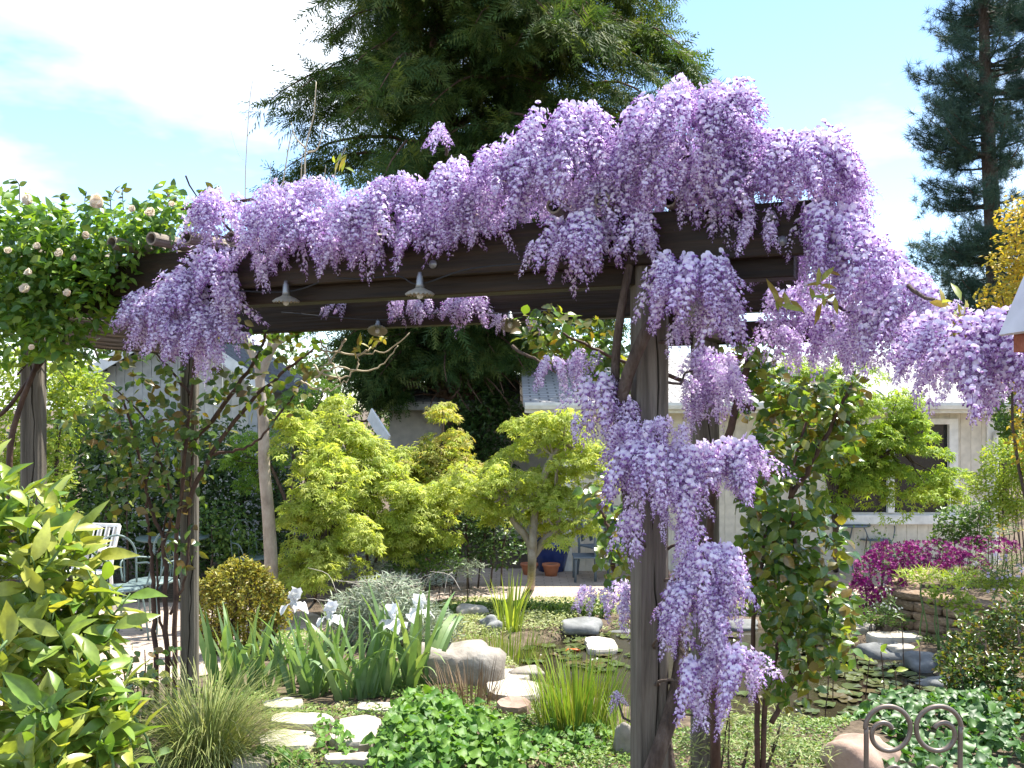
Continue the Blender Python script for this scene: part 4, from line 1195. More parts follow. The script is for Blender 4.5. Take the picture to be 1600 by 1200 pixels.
# dark ferny shrubs and light weeds behind maple D
fs = thing('fern_shrub', 'dark green ferny shrub in shade left of the patio maple', 'shrub', gp(740, 893))
leafy(fs, M['hedge'], T_DIA, [(720, 840, 60, 44), (780, 845, 50, 40), (660, 850, 50, 36), (750, 790, 70, 40), (620, 870, 40, 24)], 12.3, .35, 1300, .07)
mk('stem', join([tube(wander(A(x, 12.3, -.35), A(x + rng.normal(0, .1), 12.3, .6), 5, .1), .012, 5) for x in np.arange(-1.4, 0, .14)]), M['bark'], fs, True)
w = thing('leafy_weed_clump', 'round green leafy shrub under the drooping yellow maple left of centre', 'shrub', gp(670, 910))
leafy(w, M['shrub'], T_DIA, [(680, 865, 44, 36), (640, 880, 30, 22)], 10.7, .3, 2600, .05)
mk('stem', join([tube(wander(gp(672, 905), P(672 + rng.normal(0, 24), 850 + rng.normal(0, 8), 10.7), 5, .1), .008, 5) for _ in range(8)]), M['bark'], w, True)

# ------------------------------------------------------------------ climbing roses
def bloom(root, c, s, mat, facing):
    f = nrm(facing)
    ref = A(.3, .2, .9); x = nrm(np.cross(f, ref)); y = np.cross(f, x)
    T, F = t_leaf(.95, .22, -.45, 4, .6, .5)
    pos, ax, nr, sz = [], [], [], []
    for w, (k, tilt, L) in enumerate(((5, .35, .5), (6, .8, .62), (7, 1.5, .7))):
        for j in range(k):
            a = 2 * math.pi * j / k + w
            o = x * math.cos(a) + y * math.sin(a)
            pos.append(c); ax.append(f + o * tilt); nr.append(f * tilt - o + rng.normal(0, .15, 3)); sz.append(s * L * rng.uniform(.85, 1.1))
    V, F2, r = scatter([(T, F)], np.array(pos), np.array(ax), np.array(nr), np.array(sz))
    return mk('bloom', (V, F2), mat, root, True, {'rnd': r})

ra = thing('climbing_rose', 'climbing rose with cream blooms smothering the left end of the pergola', 'rose', (FL[0] - .05, FL[1] - .12, 0))
RB = [(40, 375, 70, 50), (120, 360, 70, 44), (200, 350, 60, 36), (260, 345, 46, 34), (50, 440, 70, 44), (130, 430, 60, 40), (150, 480, 40, 34), (60, 500, 64, 36), (20, 330, 44, 42), (110, 520, 36, 30), (20, 540, 44, 34), (270, 315, 30, 22), (210, 400, 60, 24), (60, 545, 30, 18), (-30, 420, 50, 90)]
leafy(ra, M['rose_leaf'], T_OVAL, RB + [(180, 425, 40, 36), (240, 372, 60, 24), (90, 400, 80, 50), (40, 480, 60, 50), (110, 555, 30, 22)], 4.74, .24, 3400, .054, 280, .35, .7, .6)
cn = []
for b in RB:
    q = P(b[0], b[1], 5.0)
    for _ in range(3):
        cn.append(tube(wander(q + rng.normal(0, .08, 3), q + rng.normal(0, .12, 3), 6, .2), [.005, .002], 5))
cn.append(tube(np.concatenate([[A(FL[0] - .1, FL[1] - .12, -.02)], pxpath([(20, 900), (15, 720), (30, 640), (60, 560), (70, 480)], 4.98, 20)]), [.018, .012], 7))
cn.append(tube(pxpath([(-20, 660), (10, 640), (40, 600), (85, 540), (110, 490)], 5.0, 16), [.012, .007], 6))
mk('cane', join(cn), M['cane'], ra, True)
for px, py, s in ((50, 318, .085), (160, 323, .10), (238, 337, .075), (62, 388, .05), (95, 400, .06), (45, 455, .07), (50, 428, .055), (132, 372, .055), (106, 462, .055), (14, 395, .05), (52, 545, .04), (270, 322, .04), (210, 330, .05), (120, 405, .045)):
    bloom(ra, P(px, py, 4.47), s * .8, M['bloom'], A(rng.normal(0, .4), -1, .5))
tops, axs = [], []
for px, y0, y1 in ((194, 330, 290), (258, 330, 295), (176, 330, 298), (135, 330, 300), (280, 322, 300), (30, 300, 280), (100, 325, 305), (312, 318, 298), (336, 318, 292)):
    pth = pxpath([(px, y0 + 20), (px + rng.normal(0, 3), (y0 + y1) / 2), (px + rng.normal(0, 5), y1)], 4.95, 8)
    mk('shoot', tube(pth, [.003, .0018], 5), M['cane'], ra, True)
    for q in pth[3:]:
        tops.append(q); axs.append(A(rng.normal(0, 1), rng.normal(0, .6), rng.uniform(-.2, .8)))
foliage(ra, M['rose_leaf_dark'], T_OVAL, np.array(tops), np.array(axs), rng.normal(0, .6, (len(tops), 3)) + A(0, -.6, .6), rng.uniform(.035, .055, len(tops)), 60)

rl = thing('climbing_rose', 'climbing rose with bronze leaves and bare brown canes beside the slimmer left post', 'rose', G(262, 1045))
LB_ = [(400, 515, 64, 34), (450, 545, 44, 40), (380, 600, 60, 44), (290, 630, 60, 60), (200, 640, 56, 50), (150, 660, 50, 44), (240, 700, 64, 50), (320, 680, 50, 44), (430, 620, 50, 40), (220, 570, 46, 36), (185, 540, 36, 30), (215, 770, 50, 50), (280, 760, 44, 50), (280, 850, 34, 44), (170, 720, 44, 40), (480, 590, 36, 36)]
leafy(rl, M['rose_leaf_dark'], T_OVAL, LB_, 6.3, .30, 520, .072, 290, .5, .5, .7)
cp = [[(262, 1045), (258, 930), (256, 850), (238, 800), (215, 700), (190, 620)], [(272, 1045), (274, 930), (278, 830), (288, 720), (300, 600), (310, 520)], [(244, 1030), (240, 930), (236, 860), (232, 820)], [(288, 800), (330, 710), (390, 630), (440, 585), (490, 545)], [(300, 690), (345, 640), (400, 560), (420, 510)],
      [(266, 960), (290, 900), (296, 800), (300, 700)], [(256, 850), (270, 790), (250, 720), (222, 650), (170, 600)], [(232, 820), (228, 760), (250, 690)], [(300, 620), (260, 570), (230, 540)], [(330, 710), (400, 690), (470, 600)], [(268, 1040), (250, 960), (246, 880), (262, 800)]]
for i, c in enumerate(cp):
    pth = pxpath(c, 6.3 if i % 2 else 6.38, 22, .004)
    if i < 3: pth[0, 2] = float(gz(pth[0, 0], pth[0, 1])) - .03
    mk('cane', tube(pth, [.018, .014, .008] if i < 5 else [.011, .005], 6), M['cane'], rl, True)

rr = thing('climbing_rose', 'glossy dark leaved climbing rose on the back right post behind the wisteria', 'rose', G(1190, 1150))
RR = [(1150, 560, 44, 44, 4.9), (1180, 620, 40, 50, 4.9), (1250, 640, 56, 46, 4.7), (1300, 610, 40, 36, 4.6), (1230, 700, 66, 46, 4.6), (1290, 690, 40, 40, 4.6), (1210, 780, 66, 50, 4.5), (1250, 850, 60, 56, 4.5), (1220, 920, 70, 56, 4.45), (1270, 940, 50, 44, 4.45), (1230, 1000, 56, 50, 4.4), (1280, 1000, 36, 40, 4.4), (1210, 1060, 44, 36, 4.4), (1180, 860, 44, 50, 4.5), (860, 520, 50, 44, 5.0), (920, 540, 50, 44, 5.0), (950, 590, 34, 40, 4.9), (960, 820, 34, 40, 4.5), (930, 770, 22, 30, 4.4), (960, 880, 26, 30, 4.4)]
leafy(rr, M['rose_leaf_gloss'], T_BROAD, [(b[0] + (12 if b[0] > 1100 else 0), b[1], b[2] * 1.12, b[3] * 1.08, b[4]) for b in RR], 4.6, .24, 1900, .062, 290, .4, .9, .5)
leafy(rr, M['rose_leaf_dark'], T_OVAL, [(1290, 640, 30, 30, 4.5), (1330, 620, 30, 24, 4.5), (1300, 700, 24, 30, 4.5), (1300, 850, 20, 20, 4.4), (1330, 940, 16, 30, 4.3), (1300, 590, 24, 20, 4.6)], 4.5, .1, 420, .05, 60)
cr = [[(1120, 1160), (1112, 1040), (1108, 900), (1115, 760), (1150, 640), (1170, 560)], [(1190, 1150), (1205, 1050), (1230, 950), (1240, 850), (1235, 750), (1260, 660)], [(1205, 1130), (1240, 1070), (1275, 1010), (1300, 930)], [(1185, 1150), (1175, 1000), (1190, 880), (1200, 800)], [(1235, 780), (1270, 720), (1310, 640), (1330, 600)], [(1180, 640), (1060, 590), (960, 560), (880, 520)], [(960, 900), (955, 840), (935, 790)]]
for i, c in enumerate(cr):
    pth = pxpath(c, 4.75 if i in (0, 5) else 4.5, 22, .004)
    if i in (0, 1, 3): pth[0, 2] = -.03
    mk('cane', tube(pth, [.026, .016] if i == 0 else [.013, .006], 6), M['cane'], rr, True)

# ------------------------------------------------------------------ string lamps on the beams
def lamp(px, py, D, label, tilt):
    c = P(px, py, D)
    t = thing('string_lamp', label, 'lamp', c, 'lamps strung along the pergola beams')
    R = Matrix.Rotation(tilt, 3, 'X') @ Matrix.Scale(.88, 3)
    def put(n, VF, mat, sm=True):
        V = np.array([R @ Vector(v) for v in VF[0]]) + c
        return mk(n, (V, VF[1]), mat, t, sm)
    # fluted shade
    n = 40; prof = [(.016, .028), (.03, .018), (.05, .008), (.064, -.004), (.0655, -.006)]
    V, q = [], []
    for (r, z) in prof:
        for j in range(n):
            a = 2 * math.pi * j / n; k = 1 + .05 * (r / .065) * (-1) ** j
            V.append((r * k * math.cos(a), r * k * math.sin(a), z + .004 * (r / .065) * (-1) ** j))
    for i in range(len(prof) - 1):
        for j in range(n): q.append((i * n + j, i * n + (j + 1) % n, (i + 1) * n + (j + 1) % n, (i + 1) * n + j))
    put('shade', (np.array(V), q2t(q)), M['lamp_shade'], False)
    put('socket', lathe([(.001, .10), (.008, .10), (.011, .085), (.014, .08), (.018, .045), (.02, .025), (.001, .025)], 14), M['lamp_metal'])
    put('bulb', lathe([(.001, .02), (.012, .015), (.017, -.005), (.012, -.02), (.001, -.025)], 12), M['bulb'])
lamp(447, 470, 4.33, 'fluted disc lamp under the front beam, nearest the left wisteria clump', .05)
lamp(656, 459, 3.98, 'fluted disc lamp hanging at the middle of the front beam', .0)
lamp(590, 516, 5.75, 'tilted fluted disc lamp under the back beam, behind the dry pale shoots', -.5)
lamp(797, 507, 5.2, 'tilted cream fluted lamp under the back beam, left of the flowering post', -.6)
cb = tube(pxpath([(330, 452, 4.52), (447, 456, 4.34), (515, 436, 4.26), (560, 436, 4.18), (622, 432, 4.08), (656, 444, 4.02), (735, 420, 3.93), (850, 410, 3.78), (950, 402, 3.66)], 4, 50), .0035, 5)
tag(mk('light_cable', cb, M['black'], None, True), 'thin black lamp cable clipped along the front beam', 'cable')
cb2 = tube(pxpath([(440, 488, 6.0), (590, 500, 5.7), (700, 488, 5.45), (797, 490, 5.2), (870, 484, 5.0)], 5.5, 30), .0035, 5)
tag(mk('light_cable', cb2, M['black'], None, True), 'thin black lamp cable along the back beam', 'cable')

# ------------------------------------------------------------------ citrus bush close to the camera, left
ct = thing('citrus_bush', 'big yellow green citrus bush close at the lower left', 'citrus', (-.98, 2.15, 0))
CB = [(40, 790, 60, 60, 2.1), (20, 860, 60, 60, 2.1), (90, 850, 50, 60, 2.05), (60, 930, 70, 60, 2.0), (130, 920, 40, 60, 2.05), (40, 1010, 70, 60, 1.95), (120, 1000, 56, 56, 2.0), (60, 1090, 80, 60, 1.9), (150, 1080, 56, 60, 1.95), (190, 1110, 40, 60, 1.95), (60, 1170, 90, 50, 1.85), (160, 1170, 66, 50, 1.9), (-40, 900, 60, 150, 2.1), (-50, 1100, 70, 120, 2.0), (40, 1290, 120, 90, 1.9), (130, 1300, 90, 80, 1.95), (20, 750, 36, 30, 2.1), (90, 780, 36, 30, 2.1), (130, 880, 34, 50, 2.1), (150, 960, 40, 50, 2.05)]
tips, sp, sa, sn, ss = [], [], [], [], []
twigs = []
for b in CB:
    k = max(2, int(8.5 * (b[2] * b[3]) / 3600))
    for _ in range(k):
        d = rng.normal(0, 1, 3); d = d / np.linalg.norm(d) * rng.uniform(.3, 1)
        c = P(b[0], b[1], b[4]) + d * A(b[2] / FP * b[4], .09, b[3] / FP * b[4])
        g_ = nrm(A(d[0] * .5 + .12, d[1] * .5 - .15, .75) + rng.normal(0, .3, 3))
        L = rng.uniform(.08, .13)
        twigs.append(tube(wander(c - g_ * L, c + g_ * L * .3, 5, .15), [.0035, .0015], 5))
        x = nrm(np.cross(g_, A(.2, .9, .3))); y = np.cross(g_, x)
        m = int(rng.integers(5, 9))
        for j in range(m):
            s = j / m
            a = j * 2.4 + rng.uniform(0, 1)
            o = x * math.cos(a) + y * math.sin(a)
            sp.append(c + g_ * L * (s * 1.2 - .9)); sa.append(o + g_ * (.35 + .7 * s) + A(0, 0, -.25 * (1 - s))); sn.append(g_ * .8 - o * .3 + rng.normal(0, .25, 3)); ss.append(rng.uniform(.055, .098))
foliage(ct, M['citrus'], T_LONG, sp, sa, sn, ss, 300)
b0 = A(-.98, 2.15, -.02)
for px, py, D in ((40, 850, 2.1), (110, 900, 2.1), (160, 1060, 2.0), (60, 1000, 2.05), (190, 1130, 2.0), (-30, 900, 2.1)):
    mk('stem', tube(wander(b0 + rng.normal(0, .015, 3) * A(1, 1, 0), P(px, py, D), 10, .12), [.016, .005], 7), M['pale_bark'], ct, True)
mk('twig', join(twigs), M['green_stem'], ct, True)

# low rose foliage between citrus and post
lr = thing('low_shrub', 'low dark green leafy shrub between the citrus bush and the fountain grass', 'shrub', G(215, 1150))
leafy(lr, M['rose_leaf_gloss'], T_BROAD, [(205, 1040, 50, 36), (235, 1080, 44, 40), (190, 1100, 50, 44), (255, 1040, 30, 30), (215, 1150, 50, 44)], 5.6, .22, 520, .062, 200, .3, .8, .5)
mk('stem', join([tube(wander(A(*G(215, 1155)), P(205 + rng.normal(0, 24), 1060 + rng.normal(0, 20), 5.6), 6, .1), [.008, .003], 5) for _ in range(9)]), M['cane'], lr, True)

# ------------------------------------------------------------------ grasses, iris, rushes
def tuft(name, label, cat, px, py, n, L, W, spread, lean, mat, bends, parts=0, rad=.06, part='blade', D=None, updir=1.0):
    c = G(px, py) if D is None else A(P(px, py, D)[0], D, float(gz(P(px, py, D)[0], D)))
    t = thing(name, label, cat, c)
    a = rng.uniform(0, 2 * math.pi, n); r = np.sqrt(rng.random(n)) * rad
    le = np.abs(rng.normal(0, lean, n))
    pos = c + np.stack([r * np.cos(a) * spread[0], r * np.sin(a) * spread[1], np.full(n, -.015)], 1)
    ax = np.stack([np.cos(a) * le, np.sin(a) * le, np.full(n, updir)], 1)
    nr = np.stack([np.cos(a), np.sin(a), np.full(n, .02)], 1) + rng.normal(0, .2, (n, 3))
    temps = [t_blade(W, b, 6, .3) for b in bends]
    foliage(t, mat, temps, pos, ax, nr, rng.uniform(L[0], L[1], n), parts, part, 'blades', True)
    return t

def fan(t, c, n, L, az, mat, temps):
    """iris fan: flat blades spreading in one plane"""
    o = A(math.cos(az), math.sin(az), 0)
    k = np.linspace(-1, 1, n)
    pos = c + np.outer(k * .05, o) + rng.normal(0, .012, (n, 3)) * A(1, 1, 0)
    ax = np.outer(k * .42 + rng.normal(0, .10, n), o) + A(0, 0, 1) + np.outer(rng.normal(0, .12, n), A(-o[1], o[0], 0))
    nr = np.outer(np.sign(k + .001) * .6, o) + np.outer(rng.choice([-1, 1], n), A(-o[1], o[0], 0)) * .8
    foliage(t, mat, temps, pos, ax, nr, rng.uniform(L[0], L[1], n), n, 'blade', smooth=True)

T_IRIS = [t_blade(.075, .10, 7, .15), t_blade(.07, .3, 7, .15), t_blade(.08, .05, 7, .2), t_blade(.068, .7, 7, .15), t_blade(.075, 1.25, 8, .15)]
def iris_flower(root, c, s, axz):
    T1 = t_leaf(1.15, .22, -.6, 8, .62, .45, .8)     # upright standards
    T2 = t_leaf(1.2, -.16, .8, 8, .66, .45, -.8)        # drooping falls
    for k in range(3):
        a = axz + k * 2.094
        o = A(math.cos(a), math.sin(a), 0)
        V, F, r = scatter([T1], np.array([c]), np.array([A(0, 0, 1) + o * .75]), np.array([-o]), np.array([s * rng.uniform(.9, 1.1)]))
        mk('petal', (V, F), M['iris_petal'], root, True)
        o2 = A(math.cos(a + 1.05), math.sin(a + 1.05), 0)
        V, F, r = scatter([T2], np.array([c]), np.array([o2 + A(0, 0, .25)]), np.array([A(0, 0, 1.0)]), np.array([s * rng.uniform(.95, 1.15)]))
        mk('petal', (V, F), M['iris_petal'], root, True)

def iris(label, fans, flowers):
    c = G(*fans[0][:2])
    t = thing('iris_plant', label, 'iris', c)
    for px, py, L0, L1, n in fans:
        fan(t, G(px, py), n, (L0, L1), rng.uniform(-.6, .6), M['iris'], T_IRIS)
    for (bx, by), (px, py), s in flowers:
        b = G(bx, by); top = P(px, py, b[1] + .02)
        mk('stalk', tube(wander(b, top - A(0, 0, .03), 8, .06), [.006, .004], 6), M['green_stem'], t, True)
        for q in range(1):
            iris_flower(t, top, s, rng.uniform(0, 2))
iris('clump of pale green iris blades furthest left, without open flower', [(352, 1075, .45, .72, 8), (385, 1082, .4, .66, 8), (415, 1080, .4, .62, 7), (370, 1060, .35, .6, 7), (440, 1072, .3, .5, 6)], [])
iris('iris clump with two white blooms beside the golden shrub', [(465, 1085, .45, .7, 8), (490, 1090, .5, .75, 9), (515, 1082, .4, .66, 7), (455, 1068, .35, .6, 7), (500, 1068, .4, .62, 7)], [((470, 1080), (461, 942), .085), ((520, 1082), (517, 962), .088)])
iris('iris clump with the largest white bloom left of the big boulder', [(545, 1095, .4, .72, 8), (570, 1092, .45, .75, 9), (600, 1088, .4, .7, 8), (560, 1072, .35, .62, 7)], [((556, 1090), (612, 968), .094)])
iris('iris clump with broad blades and a white bloom in front of the big boulder', [(630, 1082, .45, .8, 8), (650, 1078, .55, .95, 9), (668, 1076, .5, .85, 7)], [((640, 1078), (655, 952), .085)])

fg = tuft('fountain_grass', 'feathery arching tuft of fine green grass at the foot of the left post', 'grass', 322, 1192, 1500, (.38, .66), .007, (1.3, 1.0), .55, M['grass'], (.5, .8, 1.1, 1.4), rad=.13)
tuft('rush_clump', 'upright bright green rush clump left of the flowering post', 'rush', 903, 1140, 420, (.26, .50), .020, (1.5, .9), .22, M['rush'], (.05, .15, .3), rad=.17)
tuft('rush_clump', 'short green rushes at the water edge behind the boulder', 'rush', 790, 1030, 300, (.16, .34), .016, (2.4, .9), .18, M['rush'], (.05, .2, .35), rad=.15)
tuft('dry_grass_clump', 'clump of dry brown stems in front of the boulder', 'grass', 735, 1100, 170, (.14, .32), .022, (1.9, .8), .42, M['dead'], (.05, .2), rad=.12)
tuft('water_iris', 'bright green upright iris growing at the far pond edge', 'iris', 797, 985, 34, (.36, .60), .045, (1.2, .8), .16, M['lime'], (.05, .2, .4), 34, rad=.11)
tuft('rush_clump', 'small green rush tuft beside the post foot', 'rush', 975, 1165, 90, (.16, .34), .018, (1, .8), .3, M['rush'], (.1, .3), rad=.1)

# lavender, silver edging, golden box
def mound(name, label, cat, blobs, D, mat, temps, dens, size, stem=None, nparts=0, dep=None, up=.8, group=None):
    b = A(P(blobs[0][0], 0, D)[0], D, float(gz(P(blobs[0][0], 0, D)[0], D)))
    t = thing(name, label, cat, b, group)
    leafy(t, mat, temps, blobs, D, dep, dens, size, nparts, -.5, up, .5)
    k = len(blobs)
    mk('stem', join([tube(wander(A(P(q[0], 0, D)[0] * .7 + b[0] * .3, D, b[2] - .02), P(q[0], q[1], D), 5, .12), [.008, .003], 5) for q in blobs for _ in range(2)]), M[stem or 'bark'], t, True)
    return t
T_NARROW = [t_leaf(.14, .1, .1, 2), t_leaf(.11, .1, .25, 2)]
lv = mound('lavender_bush', 'grey green lavender bush behind the white irises', 'lavender', [(560, 960, 56, 40), (610, 940, 60, 44), (640, 975, 60, 44), (590, 990, 70, 36), (690, 985, 34, 30), (560, 1000, 50, 26)], 8.3, M['lavender'], T_NARROW, 5200, .085)
stems = []
for _ in range(90):
    px = rng.normal(610, 40); y0 = rng.uniform(900, 960)
    a = P(px, y0 + 20, 8.4); d = A(rng.normal(0, .12), rng.normal(0, .1), rng.uniform(.10, .22))
    e = a + d; stems.append(tube(smoothpath([a, a + d * .6 + A(0, 0, .02), e + A(d[0] * .8, 0, -.02)], 6), [.0025, .002], 4))
mk('flower_stem', join(stems), M['lav_stem'], lv, False, None, 'stuff')
mound('lavender_bush', 'blue grey lavender mound at the left corner of the patio', 'lavender', [(730, 888, 28, 14), (700, 885, 24, 16), (570, 885, 34, 20)], 11.4, M['lavender'], T_NARROW, 3500, .09)
mound('silver_edging', 'low silvery white leaved edging plant in front of the patio', 'plant', [(660, 908, 36, 10), (690, 906, 24, 9), (620, 905, 24, 12)], 10.2, M['silver'], T_NARROW, 5200, .06)
mound('golden_box_shrub', 'rounded golden bronze box shrub just right of the slimmer left post', 'shrub', [(370, 925, 60, 46), (340, 960, 40, 50), (400, 960, 48, 44), (430, 945, 24, 30), (370, 985, 60, 34), (345, 912, 28, 26), (398, 905, 26, 24), (425, 920, 18, 20), (372, 884, 24, 16), (392, 890, 18, 14), (440, 965, 18, 24), (330, 930, 16, 24)] + [(370 + 62 * math.cos(q) + rng.normal(0, 6), 940 + 52 * math.sin(q) + rng.normal(0, 6), rng.uniform(7, 14), rng.uniform(10, 18)) for q in np.linspace(2.6, 6.9, 15)], 7.9, M['box_gold'], T_DIA, 5600, .036)
mound('seedling_shrub', 'sparse blue flowered seedling at the foot of the left post', 'plant', [(320, 1070, 26, 16), (390, 1085, 34, 10)], 6.3, M['cover'], T_DIA, 900, .035)
mound('sword_lily_clump', 'green leafy plants with tiny white flowers on the far pond bank', 'plant', [(740, 955, 40, 14), (830, 952, 50, 14), (880, 955, 40, 16), (930, 952, 34, 16), (860, 970, 40, 12), (700, 960, 24, 20), (780, 950, 60, 12), (650, 955, 30, 16)], 9.7, M['cover'], T_DIA, 5200, .045)

# violets and ground covers
def carpet(name, label, mat, temps, blobs, size, dens, kind=None, cat=None, nparts=0, h=.10, up=1.0):
    """leaves standing on the ground inside ellipses given in photo pixels"""
    pts = []
    for (px, py, rx, ry, hh) in blobs:
        c = G(px, py); e = G(px, min(1330, py + ry)); f = G(px, max(HY + 60, py - ry))
        rxm = rx / FP * c[1]; rym = max(.06, (f[1] - e[1]) / 2); cy = (f[1] + e[1]) / 2
        n = max(6, int(dens * math.pi * rxm * rym))
        a = rng.uniform(0, 2 * math.pi, n); r = np.sqrt(rng.random(n))
        x = c[0] + rxm * r * np.cos(a); y = cy + rym * r * np.sin(a)
        dome = hh * np.sqrt(np.clip(1 - r * r, 0, 1))
        z = gz(x, y) + .012 + dome * rng.uniform(.55, 1.0, n)
        pts.append(np.stack([x, y, z], 1))
    p = np.concatenate(pts); n = len(p)
    ax = np.stack([rng.normal(0, 1, n), rng.normal(-.6, 1, n), rng.normal(.0, .35, n)], 1)
    nr = np.stack([rng.normal(0, .4, n), rng.normal(-.35, .4, n), np.full(n, up)], 1)
    sz = rng.uniform(.65, 1.2, n) * size
    if kind == 'stuff':
        V, F, r = scatter(temps, p, ax, nr, sz)
        o = mk(name, (V, F), mat, None, True, {'rnd': r}, 'stuff')
        tag(o, label, cat)
        return o
    t = thing(name, label, cat, (p[:, 0].mean(), p[:, 1].mean(), float(gz(p[:, 0].mean(), p[:, 1].mean()))))
    foliage(t, mat, temps, p, ax, nr, sz, nparts)
    s = rng.choice(n, min(n, 150), False)
    mk('stem', join([tube(np.array([[q[0] * .9 + t.location[0] * .1, q[1], float(gz(q[0], q[1]))], q]), .0018, 4, False) for q in p[s]]), M['green_stem'], t, kind='stuff')
    return t
carpet('violet_mound', 'dense mound of glossy heart shaped violet leaves at bottom centre', M['violet_leaf'], T_HEART, [(690, 1195, 110, 50, .30), (640, 1180, 60, 40, .24), (740, 1200, 90, 40, .26), (660, 1135, 60, 26, .22), (700, 1240, 130, 40, .26)], .062, 520, None, 'plant', 300)
carpet('violet_mound', 'spreading violet patch between the big violet mound and the flowering post', M['violet_leaf'], T_HEART, [(880, 1170, 70, 26, .08), (830, 1190, 60, 26, .08), (930, 1165, 40, 20, .10), (800, 1150, 40, 18, .05)], .052, 420, None, 'plant', 200)
carpet('violet_mound', 'small violet patch between the pale stepping stones', M['violet_leaf'], T_HEART, [(505, 1152, 28, 14, .10), (520, 1172, 30, 12, .10), (440, 1195, 50, 10, .09), (530, 1190, 30, 9, .06)], .048, 520, None, 'plant', 150)
carpet('ivy_patch', 'patch of glossy ivy leaves behind the scroll chair back', M['ivy'], T_HEART, [(1480, 1150, 90, 50, .16), (1560, 1160, 80, 60, .20), (1430, 1130, 50, 36, .14), (1560, 1110, 60, 36, .24), (1480, 1230, 130, 50, .16), (1270, 1130, 50, 30, .06)], .070, 330, None, 'ivy', 300)
carpet('ground_cover', 'low mixed green ground cover along the stones and pond banks', M['cover'], T_DIA, [(470, 1118, 60, 12, .03), (590, 1120, 60, 14, .04), (380, 1100, 60, 16, .05), (700, 1090, 60, 20, .04), (850, 1115, 40, 14, .03), (780, 1180, 60, 30, .02), (500, 1200, 80, 20, .02), (930, 1200, 70, 20, .05),
       (560, 1060, 90, 26, .04), (640, 1010, 60, 20, .03), (450, 1010, 80, 22, .05), (1260, 960, 90, 14, .06), (1340, 975, 60, 10, .05), (1480, 1000, 60, 14, .04), (1190, 1180, 90, 26, .06), (1320, 1190, 60, 16, .05), (1140, 1140, 60, 30, .05), (1380, 950, 60, 16, .10), (1100, 1185, 90, 40, .06), (1240, 1150, 90, 40, .06), (960, 1180, 70, 40, .05), (840, 1150, 60, 30, .04), (1010, 1010, 60, 16, .05), (680, 1060, 50, 20, .05), (620, 1080, 60, 16, .05), (330, 1110, 60, 40, .05), (760, 1130, 60, 30, .03), (1180, 1120, 60, 24, .08), (1290, 1200, 80, 30, .08)], .030, 2600, 'stuff', 'ground cover')
carpet('ground_cover', 'pale yellow green creeping cover beyond the pond', M['cover_pale'], T_DIA, [(740, 948, 80, 12, .06), (870, 948, 90, 12, .06), (960, 945, 60, 14, .06), (820, 975, 70, 12, .05), (930, 985, 80, 8, .04), (1060, 950, 90, 20, .06), (700, 975, 50, 20, .05), (1180, 940, 90, 16, .06), (1240, 1000, 60, 14, .03), (560, 1108, 40, 8, .02), (860, 1185, 80, 14, .02), (440, 1180, 60, 14, .01), (800, 962, 140, 16, .12), (720, 990, 70, 22, .10), (860, 990, 60, 8, .08), (1010, 975, 70, 12, .10), (1300, 965, 60, 10, .10), (770, 1040, 40, 12, .05), (1440, 1060, 60, 14, .06)], .034, 2100, 'stuff', 'ground cover')
carpet('mulch', 'dry straw and twigs on the soil around the post foot', M['dead'], [t_blade(.05, .15, 2), t_blade(.03, .3, 2)], [(1150, 1190, 120, 30, .03), (1270, 1180, 90, 24, .03), (850, 1195, 120, 30, .01), (600, 1200, 90, 24, .01), (520, 1120, 120, 30, .01), (330, 1150, 120, 50, .01), (760, 1110, 60, 20, .01)], .09, 420, 'stuff', 'mulch', up=.6)
carpet('thyme_mat', 'tiny leaved creeping thyme mat between the stepping stones', M['cover'], T_DIA, [(470, 1122, 60, 7, .03), (560, 1135, 34, 10, .02)], .013, 15000, 'stuff', 'thyme')

# feathery cosmos like seedlings around the right post foot
mound('seedling_shrub', 'fine feathery green seedlings to the right of the flowering post foot', 'plant', [(1100, 1150, 50, 30), (1170, 1160, 60, 30), (1140, 1110, 40, 24), (1220, 1130, 40, 30), (1080, 1190, 60, 30), (1250, 1180, 60, 30)], 4.9, M['cover_pale'], T_NARROW, 3000, .06)

# ------------------------------------------------------------------ stones
def rockmesh(w, d, h, seed, flat=.0, n=30, rough=.22):
    r = np.random.default_rng(seed)
    planes = [(nrm(r.normal(0, 1, 3) + A(0, 0, .3)), r.uniform(.62, .85)) for _ in range(7)]
    dirs = r.normal(0, 1, (9, 3)); ph = r.uniform(0, 6.28, 9); fq = r.uniform(1.2, 4.5, 9)
    V = []
    m = n // 2
    for i in range(m + 1):
        th = math.pi * i / m
        for j in range(n):
            a = 2 * math.pi * j / n
            v = A(math.sin(th) * math.cos(a), math.sin(th) * math.sin(a), math.cos(th))
            k = 1 + rough * float(np.mean(np.sin(dirs @ v * fq + ph))) * 2.2
            for pn, pd in planes:                     # chipped flat faces
                dd = float(np.dot(pn, v))
                if dd > pd: k *= pd / dd * .6 + .4
            sq = np.sign(v) * np.abs(v) ** .75
            V.append(sq * k * A(w / 2, d / 2, h / 2))
    V = np.array(V)
    if flat: V[:, 2] = np.minimum(V[:, 2], h / 2 * (1 - flat) + .05 * h * np.sin(V[:, 0] * 6 / w))
    q = []
    for i in range(m):
        for j in range(n):
            k = (j + 1) % n
            q.append((i * n + j, (i + 1) * n + j, (i + 1) * n + k, i * n + k))
    return V, np.array(q)

